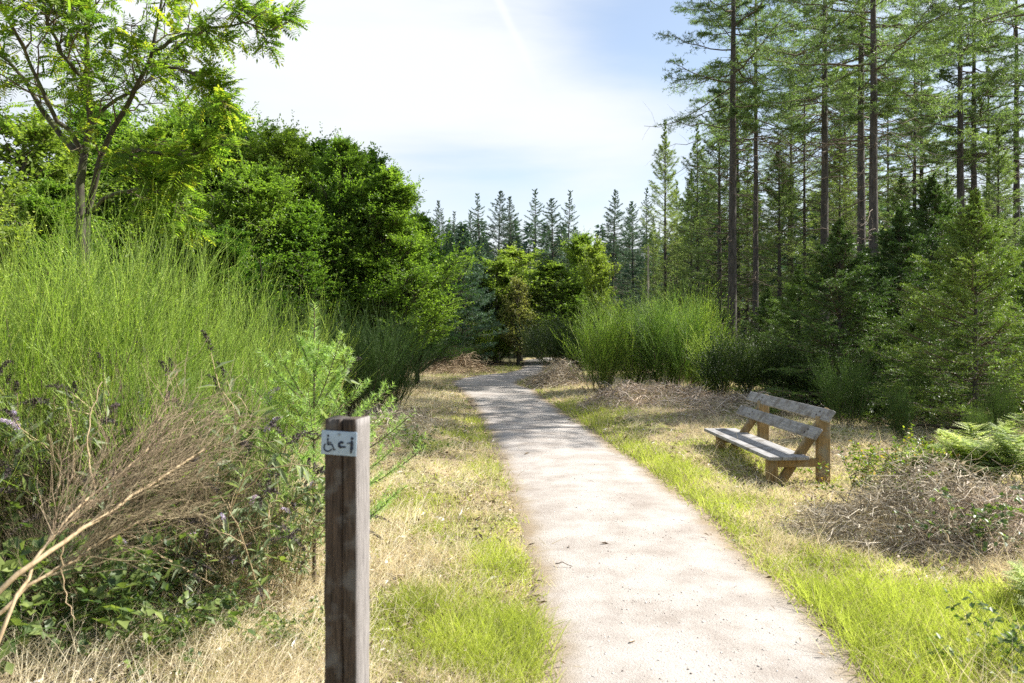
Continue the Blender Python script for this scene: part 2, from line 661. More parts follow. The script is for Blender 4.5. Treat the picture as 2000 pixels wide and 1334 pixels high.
def ground_mat():
    m, N, L = nodes('forest_ground')
    out = N.new('ShaderNodeOutputMaterial')
    tc = N.new('ShaderNodeTexCoord')

    def noise(s, det=5, rough=.6):
        n = N.new('ShaderNodeTexNoise')
        n.inputs['Scale'].default_value = s
        n.inputs['Detail'].default_value = det
        n.inputs['Roughness'].default_value = rough
        L.new(tc.outputs['Object'], n.inputs['Vector'])
        return n.outputs['Fac']

    def ramp(f, *st):
        c = N.new('ShaderNodeValToRGB')
        while len(c.color_ramp.elements) < len(st):
            c.color_ramp.elements.new(.5)
        for e, (p, col) in zip(c.color_ramp.elements, st):
            e.position = p
            e.color = (*col, 1)
        L.new(f, c.inputs[0])
        return c.outputs[0]

    def mix(f, a, b):
        x = N.new('ShaderNodeMix')
        x.data_type = 'RGBA'
        L.new(f, x.inputs[0])
        L.new(a, x.inputs[6])
        L.new(b, x.inputs[7])
        return x.outputs[2]
    fine = noise(38, 6, .7)
    soil = ramp(fine, (.3, (.12, .088, .05)), (.5, (.32, .245, .15)), (.7, (.52, .42, .27)))
    moss = ramp(fine, (.3, (.09, .105, .025)), (.65, (.26, .27, .08)))
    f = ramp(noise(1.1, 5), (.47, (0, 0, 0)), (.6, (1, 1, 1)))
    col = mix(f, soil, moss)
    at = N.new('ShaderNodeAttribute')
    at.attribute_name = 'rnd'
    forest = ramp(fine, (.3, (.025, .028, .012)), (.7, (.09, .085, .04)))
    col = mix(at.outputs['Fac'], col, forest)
    pb = N.new('ShaderNodeBsdfPrincipled')
    pb.inputs['Roughness'].default_value = .95
    pb.inputs['Specular IOR Level'].default_value = .1
    L.new(col, pb.inputs['Base Color'])
    bp = N.new('ShaderNodeBump')
    bp.inputs['Strength'].default_value = .8
    bp.inputs['Distance'].default_value = .03
    L.new(fine, bp.inputs['Height'])
    L.new(bp.outputs[0], pb.inputs['Normal'])
    L.new(pb.outputs[0], out.inputs[0])
    return m


def path_mat():
    m, N, L = nodes('path_gravel')
    out = N.new('ShaderNodeOutputMaterial')
    tc = N.new('ShaderNodeTexCoord')

    def noise(s, det=4, rough=.6):
        n = N.new('ShaderNodeTexNoise')
        n.inputs['Scale'].default_value = s
        n.inputs['Detail'].default_value = det
        n.inputs['Roughness'].default_value = rough
        L.new(tc.outputs['Object'], n.inputs['Vector'])
        return n.outputs['Fac']

    def ramp(f, *st):
        c = N.new('ShaderNodeValToRGB')
        while len(c.color_ramp.elements) < len(st):
            c.color_ramp.elements.new(.5)
        for e, (p, col) in zip(c.color_ramp.elements, st):
            e.position = p
            e.color = (*col, 1)
        L.new(f, c.inputs[0])
        return c.outputs[0]

    def mix(f, a, b, t='MIX'):
        x = N.new('ShaderNodeMix')
        x.data_type = 'RGBA'
        x.blend_type = t
        L.new(f, x.inputs[0])
        L.new(a, x.inputs[6])
        L.new(b, x.inputs[7])
        return x.outputs[2]
    grain = noise(150, 5, .75)
    mid = noise(1.9, 6, .65)
    base = ramp(grain, (.28, (.20, .18, .162)), (.46, (.365, .335, .308)), (.72, (.49, .458, .428)))
    worn = ramp(grain, (.3, (.175, .15, .13)), (.65, (.335, .295, .262)))
    f = ramp(mid, (.42, (0, 0, 0)), (.66, (1, 1, 1)))
    col = mix(f, base, worn)
    at = N.new('ShaderNodeAttribute')
    at.attribute_name = 'rnd'
    edge = ramp(grain, (.3, (.15, .11, .07)), (.7, (.36, .29, .20)))
    ad = N.new('ShaderNodeMath')
    ad.operation = 'MULTIPLY_ADD'
    L.new(noise(9, 5, .65), ad.inputs[0])
    ad.inputs[1].default_value = 1.3
    ad.inputs[2].default_value = -.62
    a2 = N.new('ShaderNodeMath')
    a2.operation = 'ADD'
    a2.use_clamp = True
    L.new(ad.outputs[0], a2.inputs[0])
    L.new(at.outputs['Fac'], a2.inputs[1])
    m2 = N.new('ShaderNodeMath')
    m2.operation = 'MULTIPLY'
    L.new(a2.outputs[0], m2.inputs[0])
    L.new(at.outputs['Fac'], m2.inputs[1])
    col = mix(m2.outputs[0], col, edge)
    vo = N.new('ShaderNodeTexVoronoi')
    vo.inputs['Scale'].default_value = 70
    L.new(tc.outputs['Object'], vo.inputs['Vector'])
    pb = N.new('ShaderNodeBsdfPrincipled')
    pb.inputs['Roughness'].default_value = .95
    pb.inputs['Specular IOR Level'].default_value = .12
    L.new(col, pb.inputs['Base Color'])
    h = N.new('ShaderNodeMath')
    h.operation = 'MULTIPLY_ADD'
    L.new(vo.outputs['Distance'], h.inputs[0])
    h.inputs[1].default_value = -.5
    L.new(grain, h.inputs[2])
    bp = N.new('ShaderNodeBump')
    bp.inputs['Strength'].default_value = .55
    bp.inputs['Distance'].default_value = .012
    L.new(h.outputs[0], bp.inputs['Height'])
    L.new(bp.outputs[0], pb.inputs['Normal'])
    L.new(pb.outputs[0], out.inputs[0])
    return m


def build_ground():
    xs = grow_axis(1.0, -420, 420, .09, 1.034)
    ys = grow_axis(6.0, -60, 700, .09, 1.03)
    V, F = sheet(xs, ys, ground)
    a = Acc()
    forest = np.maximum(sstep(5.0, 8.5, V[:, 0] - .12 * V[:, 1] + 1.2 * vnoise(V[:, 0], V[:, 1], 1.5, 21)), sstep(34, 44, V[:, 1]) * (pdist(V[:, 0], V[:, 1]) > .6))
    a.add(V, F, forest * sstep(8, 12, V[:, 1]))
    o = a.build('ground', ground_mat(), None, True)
    o['kind'] = 'structure'
    o['label'] = 'dry grassy forest clearing floor'
    # path: cross strips between the two wandering edges
    n, k = 700, 26
    yy = -4 + 54 * np.linspace(0, 1, n) ** 1.6
    l, r = path_lr(yy)
    l = l + .10 * (vnoise(yy, yy * 0, .5, 1) - .5) + .07 * (vnoise(yy, yy * 0, .16, 2) - .5)
    r = r + .10 * (vnoise(yy, yy * 0 + 9, .5, 3) - .5) + .07 * (vnoise(yy, yy * 0 + 9, .16, 4) - .5)
    l, r = l - .10, r + .10
    t = np.linspace(0, 1, k)[None]
    X = l[:, None] * (1 - t) + r[:, None] * t
    Y = np.broadcast_to(yy[:, None], X.shape)
    Z = -.030 + .058 * np.sin(np.pi * np.clip(t, 0, 1)) ** .35 + .016 * (vnoise(X, Y, .9, 6) - .5) * np.sin(np.pi * t)
    V = np.stack([X, Y, Z], -1).reshape(-1, 3)
    i = (np.arange(n - 1)[:, None] * k + np.arange(k - 1)[None]).reshape(-1)
    e = 1 - sstep(0, .5, (np.minimum(t, 1 - t) * (r - l)[:, None] - .1) / .62)
    a = Acc()
    a.add(V, np.stack([i, i + 1, i + k + 1, i + k], -1), e.reshape(-1))
    o = a.build('path', path_mat(), None, True)
    o['kind'] = 'structure'
    o['label'] = 'pale gravel footpath winding away'


build_ground()


# ------------------------------------------------------------------ waymark post
def build_post():
    th = math.radians(11.3)
    t = thing('waymark_post', 'dark weathered square wooden post with a small white pictogram plate', 'post', (-.6429, 2.6236, 0), -th)
    # local x along the front face, local y into the picture, corner at the origin
    s, H = .12, 1.44
    prof = []
    for x in np.linspace(.008, s - .008, 15):
        prof.append((x, 0))
    prof = [(x, .016 * math.exp(-((x - .066) / .0035) ** 2) + .003 * math.exp(-((x - .03) / .004) ** 2)) for x in
            (.006, .02, .027, .030, .033, .045, .056, .061, .0645, .066, .0675, .071, .078, .09, .105, .114)]
    prof += [(s, .006), (s, .04), (s, .08), (s, .114), (.114, s), (.06, s), (.006, s), (0, .114), (0, .06), (0, .006)]
    rng = rng_(5)
    nz = 60
    zs = np.linspace(-.3, H, nz)
    V = []
    for j, z in enumerate(zs):
        for (x, y) in prof:
            w = .0016 * (vnoise(x * 40 + y * 33, z, .12, 4) - .5) * 2
            gx = .066 if abs(x - .066) < .012 and y > .002 else None
            dx = .003 * (vnoise(z, 0, .25, 9) - .5) if gx else 0
            yy = y * (.35 + .9 * float(vnoise(z, 3, .3, 11))) if gx else y
            top = 0.0
            if j == nz - 1:
                top = -.004 * float(vnoise(x, y, .03, 2))
            V.append((x + w + dx, yy + w, z + top))
    k = len(prof)
    F = []
    for j in range(nz - 1):
        for i in range(k):
            F.append((j * k + i, j * k + (i + 1) % k, (j + 1) * k + (i + 1) % k, (j + 1) * k + i))
    a = Acc()
    a.add(V, F)
    base = (nz - 1) * k
    c = len(V)
    a.add([(s / 2, s / 2, H - .001)], np.zeros((0, 3), int))
    a.f.append(np.array([(base + i, base + (i + 1) % k, c) for i in range(k)]))
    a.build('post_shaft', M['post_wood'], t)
    # plate
    pl = Acc()
    pl.box(-.064, .064, -.0035, 0, -.041, .041, .0012)
    p = pl.build('sign_plate', M['sign_white'], t)
    p.location = (.0565, -.0012, 1.3575)
    p.rotation_euler = (0, math.radians(2.3), 0)
    cnt = [0]

    def P(x, y):
        return ((x - 935) / 8827, -(y - (690 + (x - 935) * .1)) / 8827)

    def poly(acc, pts):
        cnt[0] += 1
        y0, y1 = -.0034, -.0040 - cnt[0] * .00006
        n = len(pts)
        V = [(q[0], y0, q[1]) for q in pts] + [(q[0], y1, q[1]) for q in pts]
        c0 = (sum(q[0] for q in pts) / n, y1, sum(q[1] for q in pts) / n)
        F4 = [(i, (i + 1) % n, n + (i + 1) % n, n + i) for i in range(n)]
        b = acc.n
        acc.add(V, F4)
        acc.add([c0], np.zeros((0, 3), int))
        acc.f.append(np.array([(b + n + i, b + n + (i + 1) % n, b + 2 * n) for i in range(n)]))

    def disc(acc, x, y, rx, ry=None):
        ry = ry or rx
        poly(acc, [P(x + rx * math.cos(q), y + ry * math.sin(q)) for q in np.linspace(0, 2 * np.pi, 24, endpoint=False)])

    def bar(acc, x0, y0, x1, y1, w):
        a0 = math.atan2(y1 - y0, x1 - x0)
        pts = [P(x1 + w / 2 * math.cos(a0 + q), y1 + w / 2 * math.sin(a0 + q)) for q in np.linspace(-np.pi / 2, np.pi / 2, 8)]
        pts += [P(x0 + w / 2 * math.cos(a0 + q), y0 + w / 2 * math.sin(a0 + q)) for q in np.linspace(np.pi / 2, 1.5 * np.pi, 8)]
        poly(acc, pts)

    def arc(acc, x, y, r, w, a0, a1):
        n = 14
        an = np.radians(np.linspace(a0, a1, n))
        for i in range(n - 1):
            bar(acc, x + r * math.cos(an[i]), y + r * math.sin(an[i]), x + r * math.cos(an[i + 1]), y + r * math.sin(an[i + 1]), w)
    w = Acc()
    disc(w, 585, 450, 38)
    bar(w, 580, 540, 590, 715, 54)
    bar(w, 600, 662, 690, 660, 36)
    bar(w, 600, 718, 725, 720, 46)
    bar(w, 730, 730, 785, 870, 46)
    bar(w, 780, 885, 825, 878, 42)
    arc(w, 600, 790, 132, 42, 225, 35)
    w.build('wheelchair_pictogram', M['sign_ink'], p)
    w = Acc()
    arc(w, 1020, 735, 72, 72, 300, 95)
    bar(w, 985, 800, 1140, 808, 52)
    w.build('crescent_pictogram', M['sign_ink'], p)
    w = Acc()
    disc(w, 1358, 560, 44)
    disc(w, 1356, 735, 46, 115)
    disc(w, 1355, 860, 50, 62)
    bar(w, 1215, 700, 1330, 690, 36)
    bar(w, 1345, 880, 1338, 985, 46)
    w.build('walker_pictogram', M['sign_ink'], p)
    w = Acc()
    disc(w, 945, 420, 34)
    w.build('screw', M['screw'], p)


build_post()


# ------------------------------------------------------------------ bench
def build_bench():
    x0, y0 = 2.86, 8.60
    g = ground(3.2, 9.6)
    t = thing('park_bench', 'wooden bench with grey slats on brown A-shaped legs beside the gravel path', 'bench', (x0, y0, max(g, 0) * .3), math.radians(2.6))
    y_a, y_b = -.05, 2.42
    for i in range(3):
        a = Acc()
        a.box(i * .157, i * .157 + .149, y_a + (.006, 0, .01)[i], y_b - (.01, .004, 0)[i], .265, .305, .005)
        a.build('seat_plank', M['grey_wood'], t)
    ln = math.atan(.69)
    for zc, oy in ((.575, 0), (.775, -.02)):
        xc = .47 + .69 * (zc - .52)
        mt = Matrix.Translation((xc, 0, zc)) @ Matrix.Rotation(ln, 4, 'Y')
        a = Acc()
        a.box(0, .04, y_a - .07 + oy, y_b + .02 + oy, -.072, .072, .006, mt)
        s = a.build('back_slat', M['grey_wood'], t)
        for yb in (.12, .16, 1.9, 1.94):
            b = Acc()
            bm = bmesh.new()
            bmesh.ops.create_cone(bm, segments=10, radius1=.011, radius2=.009, depth=.008, cap_ends=True)
            b.bm(bm, mt @ Matrix.Translation((-.003, yb, .02 if yb in (.12, 1.9) else -.025)) @ Matrix.Rotation(math.pi / 2, 4, 'Y'))
            b.build('bolt', M['bolt'], s)
    for yf in (.03, 1.85):
        a = Acc()
        a.box(.02, .135, yf, yf + .09, -.15, .2645, .006)
        a.build('leg', M['brown_wood'], t)
        a = Acc()
        a.box(.60, .735, yf, yf + .09, -.15, .745, .006)
        a.build('back_post', M['brown_wood'], t)
        a = Acc()
        a.box(.1355, .5995, yf + .008, yf + .078, .175, .2635, .005)
        a.build('rail', M['brown_wood'], t)
        a = Acc()
        mt = Matrix.Translation((.47 + .0488, 0, .52)) @ Matrix.Rotation(ln, 4, 'Y')
        a.box(0, .10, yf + .092, yf + .152, -.80, .385, .006, mt)
        a.build('brace', M['brown_wood'], t)


build_bench()


# ------------------------------------------------------------------ tree kinds
def lean_trunk(H, r0, r1, rng, K=14, wob=.012):
    t = np.linspace(0, 1, K)
    P = np.zeros((K, 3))
    P[:, 2] = t * H
    P[1:, :2] += np.cumsum(rng.normal(0, wob * H / K, (K - 1, 2)), 0)
    R = r0 + (r1 - r0) * t
    R[0] *= 1.35
    return P, R


def broadleaf(name, label, cat, seed, H, width, leaf, mat, nl=190, n2=12, n3=4, nleaf=10, bark='bark_green', lo=.06, upang=52, prof=None, trunk_r=.10):
    rng = rng_(seed)
    t = thing(name, label, cat)
    P, R = lean_trunk(H * .96, trunk_r, .012, rng)
    a = Acc()
    tubes(a, P, R, 9)
    prof = prof or (lambda s: np.clip(1.03 - s, 0, 1) ** .62 * np.clip(.55 + s * 2.2, 0, 1) * 1.12)
    L1, l1, t1, _ = spawn(rng, P[None], nl, lo, .985, upang, lambda i, s: width * np.clip(prof(s), .08, 1) * (.8 + .4 * rng.random(len(s))), .22, -.12, 6, .02)
    big = np.argsort(-l1)[: nl // 3]
    tubes(a, L1[big], taper(l1[big], 6, l1[big] * .014 + .006, .3), 5)
    a.build('trunk', M[bark], t, True)
    b = Acc()
    rest = np.setdiff1d(np.arange(nl), big)
    tubes(b, L1[rest], taper(l1[rest], 6, l1[rest] * .010 + .004, .3), 4)
    L2, l2, _, i2 = spawn(rng, L1, n2, .18, 1.0, 42, lambda i, s: l1[i] * .34 * (1.15 - .75 * s) + .12, .16, -.06, 4, .03, True)
    tubes(b, L2, taper(l2, 4, .006, .4), 3)
    b.build('branches', M['twig'], t, True)
    L3, l3, _, i3 = spawn(rng, L2, n3, .2, 1.0, 45, lambda i, s: l2[i] * .5 + .06, .05, -.06, 3, .04, True)
    S1, q1, _, j1 = spawn(rng, L1, 2, .6, 1.0, 38, lambda i, s: l1[i] * .32 + .28, .35, .05, 5, .04)
    c = Acc()
    clump = rng.random(len(L1)) * .5
    for Q, n, ix in ((L2, nleaf, i2), (L3, nleaf, i2[i3]), (S1, nleaf * 2, j1)):
        idx = np.repeat(np.arange(len(Q)), n)
        p, T = sample_poly(Q, idx, rng.uniform(.1, 1, len(idx)))
        side = unit(np.cross(T, np.array([0, 0, 1.]))) * np.where(rng.random(len(idx)) < .5, 1, -1)[:, None]
        d = unit(T * .8 + side * .8 + rng.normal(0, .25, p.shape))
        up = unit(np.array([0, 0, 1.]) + rng.normal(0, .6, p.shape))
        ll = leaf * rng.uniform(.7, 1.25, len(p))
        leaves(c, p + rng.normal(0, leaf * .25, p.shape), d, up, ll, ll * .62, .12, np.clip(clump[ix[idx]] + rng.random(len(p)) * .5, 0, 1))
    c.build('crown', M[mat], t)
    return t


def conifer(name, label, cat, seed, H, width, mat, nb=90, crown0=.05, n2=14, n3=0, ndl=10, nl=.05, nw=.008, trunk_r=.1, elev=(35, -12), prof=None, dead=0, gap=0.0, tip=.12, bark='bark', ang3=45, bushy=.6, droop=.0, elvar=6, lmin=.62):
    rng = rng_(seed)
    t = thing(name, label, cat)
    P, R = lean_trunk(H, trunk_r, .008, rng, 16, .006)
    a = Acc()
    tubes(a, P, R, 10)
    a.build('trunk', M[bark], t, True)
    prof = prof or (lambda s: np.clip(1 - s, 0, 1) ** .8)
    s = crown0 + (1 - crown0) * (np.arange(nb) + rng.random(nb) * .9) / nb
    s = s ** .92 if crown0 < .2 else s
    s = np.clip(s, 0, .99)
    cs = (s - crown0) / (1 - crown0)
    p, _ = sample_poly(P[None], np.zeros(nb, int), s)
    az = np.arange(nb) * 2.39996 + rng.normal(0, .35, nb)
    el = np.radians(elev[1] + (elev[0] - elev[1]) * np.clip(cs, 0, 1) ** 1.4 + rng.normal(0, elvar, nb))
    d = np.stack([np.cos(az) * np.cos(el), np.sin(az) * np.cos(el), np.sin(el)], -1)
    l = width * np.clip(prof(cs), .04, 1) * rng.uniform(lmin, 1.15, nb) + .06
    K = 7
    u = np.linspace(0, 1, K)[None, :, None]
    B = p[:, None] + d[:, None] * u * l[:, None, None]
    B[:, :, 2] += l[:, None] * (tip * u[..., 0] ** 2.2 - droop * u[..., 0])
    B[:, 1:] += rng.normal(0, .012, (nb, K - 1, 3)) * l[:, None, None]
    br = Acc()
    tubes(br, B, taper(l, K, l * .008 + .004 + trunk_r * .03, .2), 4)
    if dead:
        sd = rng.uniform(.04, crown0 * 1.05, dead)
        pd, _ = sample_poly(P[None], np.zeros(dead, int), sd)
        azd = rng.uniform(0, 6.28, dead)
        eld = np.radians(rng.uniform(-15, 15, dead))
        dd = np.stack([np.cos(azd) * np.cos(eld), np.sin(azd) * np.cos(eld), np.sin(eld)], -1)
        ld = width * .75 * rng.uniform(.15, 1, dead) * (.3 + sd / crown0)
        D = pd[:, None] + dd[:, None] * u * ld[:, None, None]
        D[:, :, 2] -= .15 * ld[:, None] * u[..., 0] ** 2
        D[:, 1:] += rng.normal(0, .03, (dead, K - 1, 3)) * ld[:, None, None]
        tubes(br, D, taper(ld, K, ld * .005 + .006, .25), 4)
        D2, l2d, _, _ = spawn(rng, D, 5, .3, 1, 50, lambda i, q: ld[i] * .25, 0, -.1, 3, .06)
        tubes(br, D2, taper(l2d, 3, .004, .4), 3)
    L2, l2, t2, i2 = spawn(rng, B, n2, .12 + gap, 1.0, 52, lambda i, q: l[i] * .40 * (1.12 - .85 * q) + .04 * np.clip(l[i] / (.3 * width), .1, 1), .05, -.08 - droop, 4, .03, True)
    tubes(br, L2, taper(l2, 4, .004 + nw * .15, .4), 3)
    br.build('branches', M['twig'], t, True)
    c = Acc()
    tw = [(L2, l2, i2), (B[:, 2:], l * .7, np.arange(nb))]
    if n3:
        L3, l3, _, i3 = spawn(rng, L2, n3, .15, 1, ang3, lambda i, q: l2[i] * .42 + .03 * np.clip(l2[i] / .12, .15, 1), .06, -.1 - droop, 3, .04, True)
        tw.append((L3, l3, i2[i3]))
    clump = rng.random(nb) * .45
    lead = np.stack([np.interp(np.linspace(.93, 1, 6), np.linspace(0, 1, len(P)), P[:, k]) for k in range(3)], -1)[None]
    q_, T_ = sample_poly(lead, np.zeros(ndl * 14, int), rng.random(ndl * 14))
    needles(c, q_, T_ * .9 + rng.normal(0, .45, q_.shape), nl * .6, nw, rng, rng.random(len(q_)))
    for Q, lq, ix in tw:
        n = ndl if Q is not tw[1][0] else ndl * 2
        idx = np.repeat(np.arange(len(Q)), n)
        pp, T = sample_poly(Q, idx, rng.uniform(.03, 1.0, len(idx)))
        perp = unit(np.cross(T, rng.normal(size=T.shape)))
        dd = unit(T * bushy + perp * .8 + np.array([0, 0, .18]))
        L = nl * rng.uniform(.7, 1.25, len(idx)) * np.clip(l[ix[idx]] / (.3 * width), .4, 1)
        needles(c, pp, dd, L, nw, rng, np.clip(clump[ix[idx]] + rng.random(len(idx)) * .55, 0, 1))
    c.build('crown', M[mat], t)
    return t


def cone(s):
    return np.clip(1 - s, 0, 1) ** .85


K_beech = Kind(lambda lb: broadleaf('beech_tree', lb, 'tree', 11, 7.0, 2.9, .072, 'beech', prof=lambda s: np.clip(1.03 - s, 0, 1) ** .85 * np.clip(.6 + s * 2.2, 0, 1) * 1.12), 7.0, 'broadleaved trees left of the path')
K_horn = Kind(lambda lb: broadleaf('hornbeam_tree', lb, 'tree', 12, 7.5, 3.0, .072, 'hornbeam', nl=200, upang=44), 7.5, 'broadleaved trees left of the path')
K_yell = Kind(lambda lb: broadleaf('birch_tree', lb, 'tree', 13, 5.5, 2.2, .10, 'yellowish', nl=70, n2=9, n3=3, nleaf=8), 5.5, 'light broadleaved trees')
K_brown = Kind(lambda lb: broadleaf('withered_tree', lb, 'tree', 14, 4.2, 1.5, .10, 'brownish', nl=60, n2=8, n3=2, nleaf=4), 4.2)
K_farsp = Kind(lambda lb: conifer('spruce_tree', lb, 'tree', 21, 14, 4.4, 'far_spruce', nb=165, crown0=.10, n2=15, ndl=10, nl=.16, nw=.032, trunk_r=.2, elev=(24, -22), prof=lambda s: np.clip(1 - s, 0, 1) ** .9, tip=.2), 14, 'spruces on the skyline')
K_farsp2 = Kind(lambda lb: conifer('spruce_tree', lb, 'tree', 22, 14, 4.8, 'far_spruce', nb=130, crown0=.10, n2=15, ndl=10, nl=.16, nw=.032, trunk_r=.2, elev=(18, -26), prof=lambda s: np.clip(1 - s, 0, 1) ** .9 * (.72 + .28 * np.sin(s * 60)), tip=.28), 14, 'spruces on the skyline')
K_farsp3 = Kind(lambda lb: conifer('spruce_tree', lb, 'tree', 26, 14, 5.0, 'far_spruce', nb=140, crown0=.08, n2=15, ndl=11, nl=.18, nw=.034, trunk_r=.2, elev=(30, -12), prof=lambda s: np.clip(1 - s, 0, 1) ** .75 * (.85 + .15 * np.sin(s * 33 + 2)), tip=.1, elvar=10, lmin=.4), 14, 'spruces on the skyline')
K_fir = Kind(lambda lb: conifer('fir_tree', lb, 'tree', 23, 6.5, 2.1, 'far_spruce', nb=120, crown0=.03, n2=15, n3=2, ndl=9, nl=.12, nw=.026, trunk_r=.12, elev=(40, 0), prof=cone), 6.5, 'conifers by the bend of the path')
K_ysp = Kind(lambda lb: conifer('young_spruce', lb, 'tree', 24, 3.8, 2.05, 'spruce_tip', nb=105, crown0=.02, n2=18, n3=6, ndl=15, nl=.033, nw=.0105, trunk_r=.05, elev=(62, -6), prof=lambda s: np.clip(1.0 - s, 0, 1) ** 1.0, tip=.16), 3.8, 'young spruces under the pines')
K_ysp2 = Kind(lambda lb: conifer('young_spruce', lb, 'tree', 25, 3.6, 1.75, 'spruce', nb=95, crown0=.02, n2=18, n3=5, ndl=15, nl=.036, nw=.012, trunk_r=.05, elev=(62, -10), prof=lambda s: np.clip(1.0 - s, 0, 1) ** .95, tip=.16), 3.6, 'young spruces under the pines')
pprof = lambda s: (.45 + .55 * np.clip(1 - s, 0, 1)) * np.clip(s * 5 + .35, 0, 1)
K_pine = Kind(lambda lb: conifer('pine_tree', lb, 'tree', 31, 20, 3.3, 'pine', nb=105, crown0=.42, n2=16, n3=4, ndl=9, nl=.11, nw=.019, trunk_r=.165, elvar=14, lmin=.25, droop=.10, elev=(28, -4), prof=pprof, dead=80, gap=.22, tip=.16), 20, 'tall pines of the forest on the right')
K_pine2 = Kind(lambda lb: conifer('pine_tree', lb, 'tree', 32, 20, 3.6, 'pine', nb=95, crown0=.45, n2=16, n3=4, ndl=9, nl=.11, nw=.019, trunk_r=.165, elvar=15, lmin=.25, droop=.14, elev=(25, -8), prof=pprof, dead=95, gap=.2, tip=.22), 20, 'tall pines of the forest on the right')
K_slim = Kind(lambda lb: conifer('larch_tree', lb, 'tree', 33, 14, 2.0, 'larch', nb=105, crown0=.16, n2=14, n3=3, ndl=8, nl=.10, nw=.018, trunk_r=.14, elev=(58, 2), prof=lambda s: (.18 + .82 * cone(s)) * np.clip((1 - s) * 4, .06, 1), dead=22, gap=.1, tip=.22), 14, 'slim larches at the forest edge')


